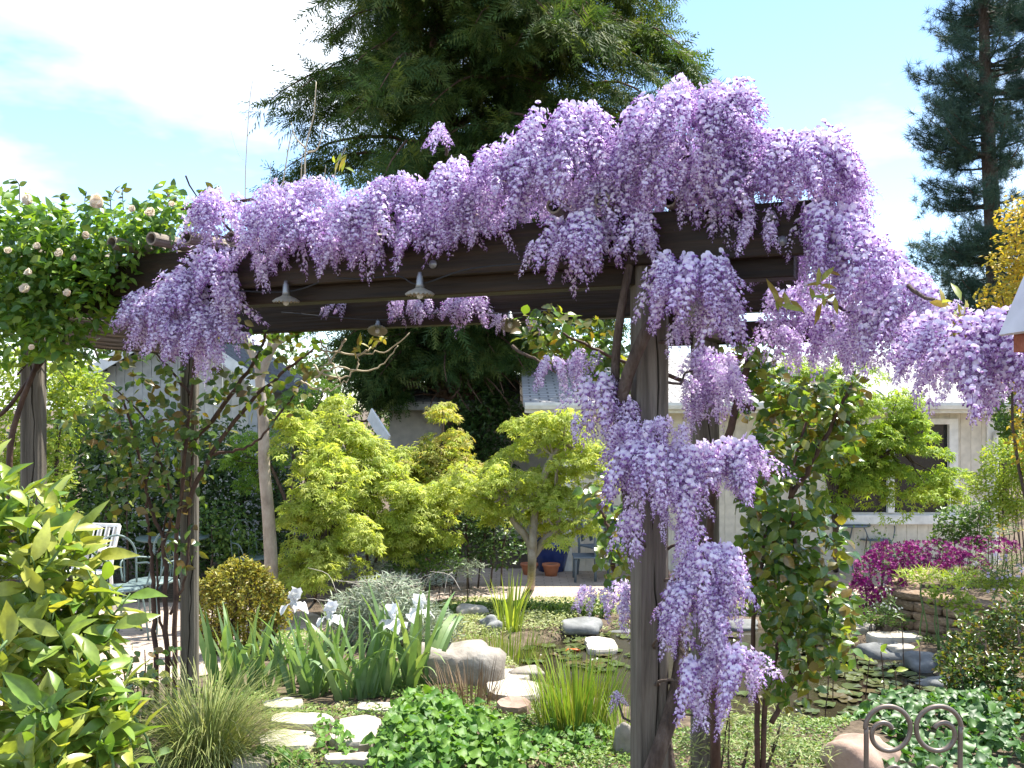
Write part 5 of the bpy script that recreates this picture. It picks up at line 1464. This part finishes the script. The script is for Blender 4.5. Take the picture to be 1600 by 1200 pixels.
def rock(px, py, wpx, hpx, label, mat, seed, depth=None, name='boulder', cat='rock', flat=0, group=None, rot=None):
    """px,py = middle of the rock's foot in the photo"""
    c = G(px, py)
    c[2] = max(c[2], WATER_Z - .05)
    D = CH * 0 + c[1]
    w = wpx / FP * D; h = hpx / FP * D
    V, F = rockmesh(w, depth or w * .8, h * 1.35, seed, flat)
    a = rng.uniform(0, .5) if rot is None else rot
    R = np.array([[math.cos(a), -math.sin(a), 0], [math.sin(a), math.cos(a), 0], [0, 0, 1]])
    V = V @ R.T + A(0, 0, h * .22)
    me = mesh(name, V, F, None, True)
    o = obj(name, me, mat); o.location = tuple(c)
    return tag(o, label, cat, group)

rock(705, 1066, 150, 80, 'large pale rounded boulder behind the white irises', M['stone'], 3, .45, rot=-.2)
rock(822, 1060, 64, 20, 'low smooth grey boulder at the near pond edge', M['stone'], 5)
rock(736, 968, 50, 24, 'flat topped tan rock on the far pond bank left of the water iris', M['stone'], 7)
rock(766, 990, 34, 30, 'upright grey rock beside the water iris', M['bluestone'], 8)
rock(905, 985, 68, 20, 'flat pale grey rock on the far pond bank left of the post', M['bluestone'], 9, flat=.2)
rock(972, 998, 50, 10, 'low grey rock at the far water line beside the post', M['bluestone'], 10)
rock(1378, 1044, 66, 36, 'smooth grey boulder with lit top standing in the pond, left of a pair', M['bluestone'], 11)
rock(1442, 1046, 68, 32, 'smooth blue grey boulder in the pond, right of a pair', M['bluestone'], 12)
rock(1345, 1215, 120, 90, 'large pinkish sandstone rock left of the scroll chair back', M['pinkstone'], 13, .4)
rock(1395, 1215, 90, 40, 'smaller pinkish rock seen through the scroll chair back', M['pinkstone'], 14)
rock(978, 1185, 34, 60, 'dark upright stone against the foot of the flowering post', M['stone'], 15)
rock(1470, 1085, 90, 26, 'grey rock among the plants at the right pond edge', M['bluestone'], 16)
rock(1410, 1020, 50, 14, 'pale low stone just behind the pair of pond boulders', M['flag'], 19)
rock(1160, 985, 60, 14, 'grey stone on the far pond bank right of the post', M['bluestone'], 20)

def slab(px, py, wpx, hpx, label, mat, seed, th=.045, name='stepping_stone', cat='stone', group='pale flat stones set in the planting'):
    r = np.random.default_rng(seed)
    c = G(px, py); e = G(px, py + hpx / 2); f = G(px, py - hpx / 2)
    rx = wpx / 2 / FP * c[1]; ry = min(.26, (f[1] - e[1]) / 2)
    k = 16
    a = np.linspace(0, 2 * math.pi, k, endpoint=False) + r.normal(0, .06, k)
    cor = r.uniform(.80, 1.12, 6)
    rad = np.interp((a % (2 * math.pi)) / (2 * math.pi) * 6, np.arange(7), np.append(cor, cor[0])) + r.normal(0, .025, k)
    sq = 1 / np.maximum(np.abs(np.cos(a)), np.abs(np.sin(a))) ** .45
    xy = np.stack([rx * rad * sq * np.cos(a), ry * rad * sq * np.sin(a)], 1) * .95
    V = []
    for s, z in ((1.0, -.03), (1.0, th * .6), (.965, th)):
        V += [(x * s, y * s, z + (.003 * r.normal() if z == th else 0)) for x, y in xy]
    V += [(x * .6, y * .6, th + .004 * r.normal()) for x, y in xy] + [(0, 0, th)]
    F = []
    for i in range(3):
        F += [[i * k + j, i * k + (j + 1) % k, (i + 1) * k + (j + 1) % k, (i + 1) * k + j] for j in range(k)]
    F += [[3 * k + j, 3 * k + (j + 1) % k, 4 * k] for j in range(k)]
    zz = float(gz(c[0], c[1]))
    o = obj(name, mesh(name, np.array(V), F), mat); o.location = (c[0], c[1], max(zz, WATER_Z) + .002)
    return tag(o, label, cat, group)
SL = [(440, 1110, 66, 18, 'pale stepping stone at the back of the path beside the fountain grass'), (468, 1134, 110, 20, 'long pale stepping stone in the middle of the path'), (452, 1166, 96, 30, 'rounded pale stepping stone nearest the fountain grass'),
      (556, 1152, 84, 44, 'pale stepping stone touching the big violet mound'), (590, 1116, 80, 14, 'narrow pale flagstone below the iris leaves'), (545, 1196, 100, 14, 'pale flagstone cut off by the bottom edge'), (395, 1200, 70, 20, 'pale flagstone in front of the fountain grass'),
      (795, 1064, 76, 16, 'pale flat slab below the smooth near boulder'), (800, 1086, 92, 26, 'broad pale slab nearest the rush clump'), (940, 1078, 60, 26, 'pale slab at the pond edge left of the flowering post'), (1330, 985, 80, 16, 'pale flat slab on the far bank below the magenta flowers'), (1400, 1000, 90, 14, 'pale flat slab in front of the stone wall')]
for i, (px, py, wp, hp, lab) in enumerate(SL): slab(px, py, wp, hp, lab, M['flag'], 40 + i)
slab(800, 1112, 60, 22, 'pinkish flat stone in front of the pale slabs', M['pinkstone'], 70, .06, group=None)

# stacked ledge stone retaining wall at right
W0, W1 = A(3.52, 9.0), A(4.9, 7.2)
wl_ = thing('retaining_wall', 'dry stacked brown ledge stone wall holding the raised flower bed at right', 'wall', (W0[0], W0[1], float(gz(*W0))))
def blockmesh(seed):
    """unit block with knocked off corners and an uneven face"""
    r = np.random.default_rng(seed)
    g = (-.5, -.40, .0, .40, .5)
    V, idx = [], {}
    def vid(i, j, k):
        if (i, j, k) not in idx:
            idx[(i, j, k)] = len(V)
            p = A(g[i], g[j], g[k])
            e = sum(1 for q in (i, j, k) if q in (0, 4))
            p = p * (1 - .055 * (e - 1)) + r.normal(0, .022, 3)
            V.append(p)
        return idx[(i, j, k)]
    F = []
    for a in range(4):
        for b in range(4):
            for (f, flip) in ((0, True), (4, False)):
                for axis in range(3):
                    c = []
                    for (u, v) in ((a, b), (a + 1, b), (a + 1, b + 1), (a, b + 1)):
                        t3 = [u, v]; t3.insert(axis, f); c.append(vid(*t3))
                    if flip != (axis == 1): c = c[::-1]
                    F.append(c)
    return np.array(V), np.array(F)
stone_cache = []
for i in range(8):
    V, F = blockmesh(200 + i)
    me = mesh('stone', V, F, None, False); me.materials.append(M['wallstone']); stone_cache.append(me)
def course(a, b, z, h, dep, seed):
    r = np.random.default_rng(seed)
    L = np.linalg.norm(b - a); u = (b - a) / L; nn = A(u[1], -u[0])
    if nn[1] > 0: nn = -nn
    s = -r.uniform(0, .1)
    while s < L:
        w = r.uniform(.10, .30)
        c = a + u * (s + w / 2) - nn * r.uniform(.0, .03)
        m = np.eye(4)
        yaw = r.normal(0, .04)
        ux = A(u[0] * math.cos(yaw) - u[1] * math.sin(yaw), u[0] * math.sin(yaw) + u[1] * math.cos(yaw), r.normal(0, .02)); uy = A(-ux[1], ux[0], 0)
        m[:3, 0] = ux * w * .99; m[:3, 1] = uy * dep; m[:3, 2] = A(0, 0, 1) * h * r.uniform(.86, 1.06); m[:3, 3] = A(c[0], c[1], z + h / 2)
        obj('stone', stone_cache[int(r.integers(0, 8))], None, wl_, Matrix(m.tolist()))
        s += w
zb = -.16
for k, h in enumerate((.10, .085, .075, .095, .07)):
    course(W0 + A(.02, .0) * k, W1 + A(.02, 0) * k, zb, h, .26, 300 + k)
    course(W0 + A(.10, .15), W0 + A(.7, 1.2), zb, h, .26, 330 + k)
    zb += h * .97
ztop = zb
bed = np.array([(3.70, 9.0), (4.95, 7.35), (8, 7.0), (8, 11.2), (4.5, 10.6)])
V = [(x, y, ztop - .05) for x, y in bed] + [(x, y, -.5) for x, y in bed]
k = len(bed)
rb = mk('raised_bed_soil', (np.array(V), [list(range(k))] + [[i, i + k, (i + 1) % k + k, (i + 1) % k] for i in range(k)]), M['soil'])
tag(rb, 'soil of the raised flower bed behind the stone wall', None, None, 'structure')

# flowers and shrubs on the raised bed
def flowers(name, label, cat, blobs, D, mat_f, nf, sf, mat_l, dl, sl, parts=0, flower='flower'):
    b = P(blobs[0][0], blobs[0][1] + blobs[0][3], D)
    t = thing(name, label, cat, b)
    leafy(t, mat_l, T_NARROW, blobs, D, .25, dl, sl, 0, -.4, .6, .5)
    p = cloud(blobs, D, .3, nf, .8); n = len(p)
    p[:, 1] -= .05
    foliage(t, mat_f, [t_flower5(0, .2), t_flower5(0, .45)], p, rng.normal(0, 1, (n, 3)), np.stack([rng.normal(0, .4, n), rng.normal(-.7, .3, n), rng.normal(.7, .3, n)], 1), rng.uniform(.7, 1.2, n) * sf, parts, flower, 'flowers')
    mk('stem', join([tube(wander(b + rng.normal(0, .05, 3), q, 4, .1), .003, 4) for q in p[:40]]), M['green_stem'], t)
    return t
flowers('magenta_flower_mound', 'mound of deep magenta flowers spilling beside the end of the stone wall', 'flowers', [(1400, 870, 48, 26), (1370, 900, 40, 36), (1450, 865, 50, 22), (1500, 880, 40, 20), (1345, 930, 18, 30), (1390, 940, 28, 24), (1540, 850, 44, 12)], 9.35, M['magenta'], 2600, .042, M['cover'], 1600, .06)
flowers('phlox_clump', 'pale lilac phlox with green leaves above the stone wall', 'flowers', [(1560, 885, 40, 22), (1520, 905, 50, 16), (1590, 870, 24, 16)], 8.7, M['lilac'], 260, .034, M['cover'], 3200, .06)
flowers('white_flower_clump', 'tiny white flowers at the left foot of the stone wall', 'flowers', [(1386, 935, 8, 16), (1375, 950, 10, 10)], 8.9, M['white_petal'], 1500, .022, M['cover'], 2500, .04)
mound('bed_foliage', 'low green edging plants along the top of the stone wall', 'plant', [(1440, 900, 40, 12), (1500, 905, 40, 14), (1560, 915, 40, 14), (1600, 920, 30, 20)], 8.6, M['lime'], T_NARROW, 6500, .08, 'green_stem')
mound('creeping_vine', 'leafy creeper trailing down the face of the stone wall', 'vine', [(1480, 935, 36, 18), (1510, 950, 26, 20), (1460, 925, 20, 10)], 8.2, M['lime'], T_DIA, 2600, .05, 'green_stem', dep=.06)
mound('bed_shrub', 'yellow green twiggy shrub at the right edge behind the raised bed', 'shrub', [(1570, 720, 40, 36), (1545, 760, 34, 30), (1590, 770, 34, 44), (1560, 800, 36, 26), (1620, 720, 40, 60)], 9.9, M['lime'], T_DIA, 5500, .042)
mound('bed_shrub', 'dark green leafy shrub with orange tips right of the house window', 'shrub', [(1490, 815, 32, 26), (1520, 835, 32, 24), (1475, 840, 24, 20), (1530, 800, 20, 20)], 9.6, M['shrub'], T_DIA, 4500, .045)
mound('bed_shrub', 'tall green shrub in shade at the right edge by the house corner', 'shrub', [(1580, 640, 34, 50), (1590, 690, 30, 40), (1610, 600, 30, 60)], 11.5, M['shrub'], T_DIA, 2600, .06)
flowers('orange_flower_clump', 'small orange flowers among the shrubs near the right edge', 'flowers', [(1575, 825, 16, 6), (1560, 830, 12, 5)], 9.3, M['golden'], 900, .04, M['cover'], 1500, .05)
mound('pond_side_shrub', 'dark bronze green ferny shrub at the right edge of the pond', 'shrub', [(1540, 1000, 60, 44, 6.6), (1590, 980, 50, 60, 6.5), (1530, 1060, 60, 44, 6.3), (1590, 1060, 60, 50, 6.2), (1500, 1040, 40, 40, 6.5), (1570, 1120, 60, 40, 5.9)], 6.3, M['rose_leaf_dark'], T_DIA, 4600, .044)
mound('thin_stem_plant', 'wispy bare stemmed plant against the white wall under the house window', 'plant', [(1355, 835, 24, 24), (1380, 840, 20, 24)], 10.4, M['shrub'], T_DIA, 420, .04)
t = mound('sword_fern_clump', 'low green plants below the magenta flowers at the wall foot', 'plant', [(1360, 965, 34, 12), (1400, 970, 24, 12), (1300, 950, 30, 20)], 8.8, M['shrub'], T_NARROW, 3600, .08)

# ------------------------------------------------------------------ pond life
def lily(label, blobs, n, mat):
    t = thing('water_lily', label, 'water plant', (POND[0], POND[1], WATER_Z))
    k = 12
    for s in range(n):
        b = blobs[int(rng.integers(0, len(blobs)))]
        for _ in range(20):
            px, py = b[0] + rng.uniform(-1, 1) * b[2], b[1] + rng.uniform(-1, 1) * b[3]
            D = (CH - WATER_Z) * FP / (py - HY)
            x = (px - 800) / FP * D
            if gz(x, D) < WATER_Z - .02: break
        r = rng.uniform(.03, .085)
        a = np.linspace(.25, 2 * math.pi - .25, k) + rng.uniform(0, 6)
        V = [(x, D, WATER_Z + .006 + .003 * rng.random())] + [(x + r * math.cos(q) * rng.uniform(.92, 1.05), D + r * math.sin(q), WATER_Z + .008 + rng.uniform(0, .016)) for q in a]
        mk('lily_pad', (np.array(V), [[0, i, i + 1] for i in range(1, k)]), mat, t)
lily('floating lily pads scattered over the dark pond', [(860, 1020, 90, 30), (940, 1020, 60, 30), (1280, 1070, 120, 50), (1400, 1090, 90, 30), (1200, 1010, 120, 20), (1330, 1040, 90, 20)], 230, M['pad'])
ARL = ['reddish arrow leaved stem in front of the left pond boulder', 'arrow leaved stem just left of the left pond boulder', 'arrow leaved stem in front of the right pond boulder', 'short arrow leaved stem between the two pond boulders, in front', 'arrow leaved stem in the pond beside the rose leaves', 'short arrow leaved stem at the rose side, furthest back', 'tallest arrow leaved stem, rising behind the gap of the pond boulders', 'arrow leaved stem behind and left of the left pond boulder', 'leftmost arrow leaved stem, close under the rose leaves', 'arrow leaved stem nearest the camera on the pond edge']
for i, (px, py, h) in enumerate(((1385, 1090, .34), (1350, 1095, .30), (1438, 1090, .36), (1404, 1096, .22), (1300, 1100, .24), (1320, 1060, .2), (1415, 1050, .42), (1345, 1050, .3), (1265, 1095, .26), (1290, 1120, .3))):
    c = P(px, py, (CH - WATER_Z) * FP / (py - HY))
    t = thing('arrowhead_plant', ARL[i], 'water plant', c, 'arrow leaved stems in the pond')
    top = c + A(rng.normal(0, .03), rng.normal(0, .03), h)
    mk('stem', tube(wander(c - A(0, 0, .05), top, 6, .05), .004, 5), M['cane'], t)
    foliage(t, M['lime'], T_OVAL, [top, top], [A(rng.normal(), -.4, .5), A(rng.normal(), .3, -.2)], [A(rng.normal(0, .3), -.6, .6), A(.3, -.5, .8)], [.09, .06], 2, 'leaf')
fsh = rockmesh(.16, .05, .04, 55, 0, 12, .05)
fo = obj('koi_fish', mesh('koi_fish', fsh[0] * np.stack([np.ones(len(fsh[0])), np.clip(1.1 - fsh[0][:, 0] * 7, .25, 1.2), np.ones(len(fsh[0]))], 1), fsh[1], None, True), M['fish'])
q = (CH - WATER_Z) * FP / (1017 - HY); fo.location = tuple(P(895, 1017, q)); fo.location.z = WATER_Z + .0
tag(fo, 'orange koi at the surface of the pond left of the post', 'fish')

# ------------------------------------------------------------------ furniture and pots
def wire(pts, r=.008, n=24, k=7): return tube(smoothpath(pts, n), r, k)

def scroll_chair():
    D = 3.45
    c = P(1427, 0, D); c[2] = 0
    t = thing('scroll_chair', 'wrought iron garden chair with scrolled back at the lower right corner', 'chair', c)
    W = .165; zt = CH - (1102 - HY) / FP * D
    def loc(x, z, y=0.0): return A(c[0] + x, c[1] + y, z)
    r = .0088
    # back frame: two arches that curl inwards into spirals
    for s in (-1, 1):
        pts = [loc(s * W, 0, -.02 * 1), loc(s * W, .45), loc(s * W, zt - .10)]
        cx = s * .085; R0 = .083
        for a in np.linspace(0, 1, 26):
            th = math.pi - a * math.pi * 2.75
            R = R0 * (1 - .62 * max(0, (a - .30) / .70))
            off = -s * .0 
            x = cx + s * -1 * R * math.cos(th) * 1.0 + (s * .012 * a); z = zt - R0 + R * math.sin(th) * 1.0 - .02 * a
            pts.append(loc(x, z))
        mk('back_scroll', wire(pts, r, 120, 8), M['iron'], t, True)
        mk('lower_scroll', wire([loc(s * .012, .44), loc(s * .018, zt - .33), loc(s * .03, zt - .26), loc(s * .06, zt - .215), loc(s * .10, zt - .235), loc(s * .115, zt - .28), loc(s * .09, zt - .31), loc(s * .065, zt - .29)], r * .85, 40, 7), M['iron'], t, True)
    a = np.linspace(0, 2 * math.pi, 30)
    mk('seat', lathe([(.001, .445), (.19, .445), (.2, .452), (.19, .46), (.001, .46)], 28), M['iron'], t, True).matrix_basis = Matrix.Translation((c[0], c[1] + .2, 0))
    for s in (-1, 1):
        mk('leg', wire([loc(s * .14, .45, .36), loc(s * .165, .2, .39), loc(s * .18, 0, .42)], r, 12), M['iron'], t, True)
    return t
scroll_chair()

def bistro(label, px, py, yaw, D=None, mat='green_iron', group=None):
    c = G(px, py) + A(0, 0, .012)
    t = thing('bistro_chair', label, 'chair', c, group)
    cs, sn = math.cos(yaw), math.sin(yaw)
    def L(x, y, z): return A(c[0] + x * cs - y * sn, c[1] + x * sn + y * cs, c[2] + z)
    m = M[mat]
    an = np.linspace(math.pi, 0, 9)
    mk('back_frame', wire([L(-.17, .18, .45)] + [L(.17 * math.cos(a), .22, .68 + .20 * math.sin(a)) for a in an] + [L(.17, .18, .45)], .009, 40), m, t, True)
    mk('back_loop', wire([L(-.07, .2, .46)] + [L(.07 * math.cos(a), .215, .6 + .16 * math.sin(a)) for a in an] + [L(.07, .2, .46)], .007, 30), m, t, True)
    mk('arm', wire([L(-.17, .20, .62), L(-.25, .05, .64), L(-.25, -.12, .62), L(-.2, -.16, .46)], .008, 20), m, t, True)
    mk('arm', wire([L(.17, .20, .62), L(.25, .05, .64), L(.25, -.12, .62), L(.2, -.16, .46)], .008, 20), m, t, True)
    V, F = lathe([(.001, .43), (.20, .43), (.21, .44), (.20, .45), (.001, .45)], 22)
    mk('seat', (V + c, F), m, t, True)
    for x, y in ((-.16, -.14), (.16, -.14), (-.16, .16), (.16, .16)):
        mk('leg', wire([L(x, y, .44), L(x * 1.2, y * 1.2, .25), L(x * 1.35, y * 1.4, 0)], .009, 10), m, t, True)

def rtable(label, px, py, r, h, mat):
    c = G(px, py) + A(0, 0, .012)
    t = thing('bistro_table', label, 'table', c)
    V, F = lathe([(.001, h), (r, h), (r, h + .02), (.001, h + .02)], 26); mk('table_top', (V + c, F), M[mat], t)
    for a in (0.5, 2.6, 4.7):
        o = A(math.cos(a), math.sin(a), 0)
        mk('leg', wire([c + o * r * .6 + A(0, 0, h), c + o * .05 + A(0, 0, h * .5), c + o * r * .75], .010, 14), M[mat], t, True)

def frame_chair(name, label, cat, px, py, yaw, w, mat, seat, bh=.92, arm=True, slat=5, tilt=.14):
    c = G(px, py) + A(0, 0, .015)
    t = thing(name, label, cat, c)
    cs, sn = math.cos(yaw), math.sin(yaw)
    def L(x, y, z): return A(c[0] + x * cs - y * sn, c[1] + x * sn + y * cs, c[2] + z)
    d = .25; m = M[mat]
    for s in (-1, 1):
        mk('back_post', wire([L(s * w / 2, d + .06, 0), L(s * w / 2, d, .42), L(s * w / 2, d + tilt, bh)], .018, 12, 8), m, t, True)
        if arm:
            mk('arm', wire([L(s * w / 2, d + tilt * .4, .64), L(s * w / 2, -d * .4, .645), L(s * w / 2, -d, .60), L(s * w / 2, -d - .02, 0)], .018, 20, 8), m, t, True)
        else:
            mk('leg', wire([L(s * w / 2, -d, .42), L(s * w / 2, -d - .02, 0)], .018, 6, 8), m, t, True)
    for k in range(slat):
        x = -w / 2 + w * (k + .5) / slat
        plank('seat_slat', L(x, -d, .42), L(x, d, .40), w / slat - .012, .018, M[seat], t)
    for k in range(slat):
        x = -w / 2 + w * (k + .5) / slat
        plank('back_slat', L(x, d + .005, .46), L(x, d + tilt, bh - .02), w / slat - .02, .014, M[seat], t, up=(cs, sn, .01))
    for (y, z) in ((-d, .41), (d, .40)): plank('rail', L(-w / 2, y, z), L(w / 2, y, z), .03, .03, m, t)
    plank('top_rail', L(-w / 2, d + tilt, bh), L(w / 2, d + tilt, bh), .03, .035, m, t)

frame_chair('garden_chair', 'white metal garden armchair at the left behind the citrus bush', 'chair', 118, 962, -.25, .46, 'white_metal', 'white_metal', .86)
bistro('green wire bistro chair with round seat nearest the citrus bush', 186, 1000, .5, group='wire bistro chairs on the left terrace')
bistro('green wire bistro chair with oval back behind the rose canes', 238, 985, -.35, group='wire bistro chairs on the left terrace')
rtable('round verdigris garden table behind the rose canes on the left terrace', 270, 935, .42, .70, 'green_iron')
bistro('dark wire chair by the hedge partly behind the golden box shrub', 395, 930, .8, group='wire bistro chairs on the left terrace')
frame_chair('patio_armchair', 'blue grey metal patio armchair against the white house wall', 'chair', 950, 903, .35, .62, 'blue_grey', 'blue_grey', .98, tilt=.2)
V, F = box(.5, .4, .02, .004)
ft = thing('footstool', 'low blue grey metal footstool in front of the patio armchair', 'stool', G(925, 908))
cst = G(925, 908)
mk('stool_top', (V + cst + A(0, 0, .33), F), M['blue_grey'], ft)
for sx in (-1, 1):
    for sy in (-1, 1): mk('leg', wire([cst + A(sx * .22, sy * .17, .33), cst + A(sx * .23, sy * .18, .012)], .016, 4), M['blue_grey'], ft, True)
frame_chair('sling_chair', 'black reclining sling chair behind the magenta flowers', 'chair', 1392, 888, -1.15, .5, 'blue_grey', 'black', 1.05, False, 1, .42)
rtable('small round dark garden table below the house window', 1325, 892, .30, .62, 'blue_grey')
bistro('dark wire bistro chair with looped back beside the magenta flowers', 1365, 893, .3, None, 'blue_grey')
frame_chair('garden_chair', 'dark metal chair under the window behind the small round table', 'chair', 1318, 885, .1, .42, 'blue_grey', 'blue_grey', .72, False)

def pot(name, label, px, py, r, h, mat, rim=True):
    c = G(px, py) + A(0, 0, .014)
    t = thing(name, label, 'pot', c)
    V, F = lathe([(.001, 0), (r * .68, 0), (r * .95, h * .8), (r * .95, h), (r * .86, h), (r * .84, h * .85), (.001, h * .85)], 22)
    b = mk('pot_body', (V + c, F), M[mat], t, True)
    if rim:
        V, F = lathe([(r * .97, h * .8), (r * 1.05, h * .8), (r * 1.05, h * 1.01), (r * .88, h * 1.01)], 22); mk('rim', (V + c, F), M[mat], t, True)
    V, F = lathe([(.001, h * .87), (r * .85, h * .87)], 22); mk('potting_soil', (V + c, F), M['soil'], t)
    return t, c
t, c = pot('blue_pot', 'cobalt blue glazed pot holding a golden shrub beside the white house wall', 862, 893, .27, .42, 'blue_glaze')
leafy(t, M['golden'], T_DIA, [(862, 830, 34, 24), (850, 815, 22, 16), (875, 822, 22, 20)], c[1], .25, 900, .06)
mk('stem', join([tube(wander(c + A(0, 0, .36), P(862 + rng.normal(0, 14), 830, c[1]), 5, .1), .008, 5) for _ in range(5)]), M['bark'], t)
pot('terracotta_pot', 'terracotta pot in front of the blue glazed pot', 861, 901, .115, .16, 'terracotta')
pot('terracotta_pot', 'terracotta pot half hidden behind the patio maple trunk', 827, 899, .115, .15, 'terracotta')

# birdhouse at the right edge
bh = thing('birdhouse', 'red wooden birdhouse with pale metal roof cut off by the right edge', 'birdhouse', (P(1645, 0, 2.45)[0], 2.45, 0))
c = P(1645, 520, 2.45)
pr = [(-.062, -.045), (.062, -.045), (.062, .03), (0, .165), (-.062, .03)]
mk('box_body', (np.array([(x, -.07, z) for x, z in pr] + [(x, .07, z) for x, z in pr]) + c, [[0, 1, 2, 3, 4], [9, 8, 7, 6, 5]] + [[i, i + 5, (i + 1) % 5 + 5, (i + 1) % 5] for i in range(5)]), M['red_wood'], bh)
for s in (-1, 1):
    plank('roof_panel', c + A(s * .083, -.0, .0), c + A(s * .004, 0, .185), .20, .010, M['zinc'], bh)
mk('entrance_hole', lathe([(.001, 0), (.018, 0)], 14), M['hollow'], bh).matrix_basis = Matrix.Translation((c[0], c[1] - .0725, c[2])) @ Matrix.Rotation(math.pi / 2, 4, 'X')
mk('pole', tube(np.array([A(c[0], c[1], -.05), c - A(0, 0, .045)]), .016, 8), M['pole'], bh, True)

hs = tube(smoothpath([G(240, 1188) + A(0, 0, .02), G(262, 1180) + A(0, .02, .06), G(285, 1184) + A(0, 0, .05), G(305, 1200) + A(0, 0, .02), G(330, 1260) + A(0, 0, .015)], 30), .016, 8)
tag(mk('garden_hose', hs, M['hose'], None, True), 'short loop of dark garden hose beside the fountain grass', 'hose')
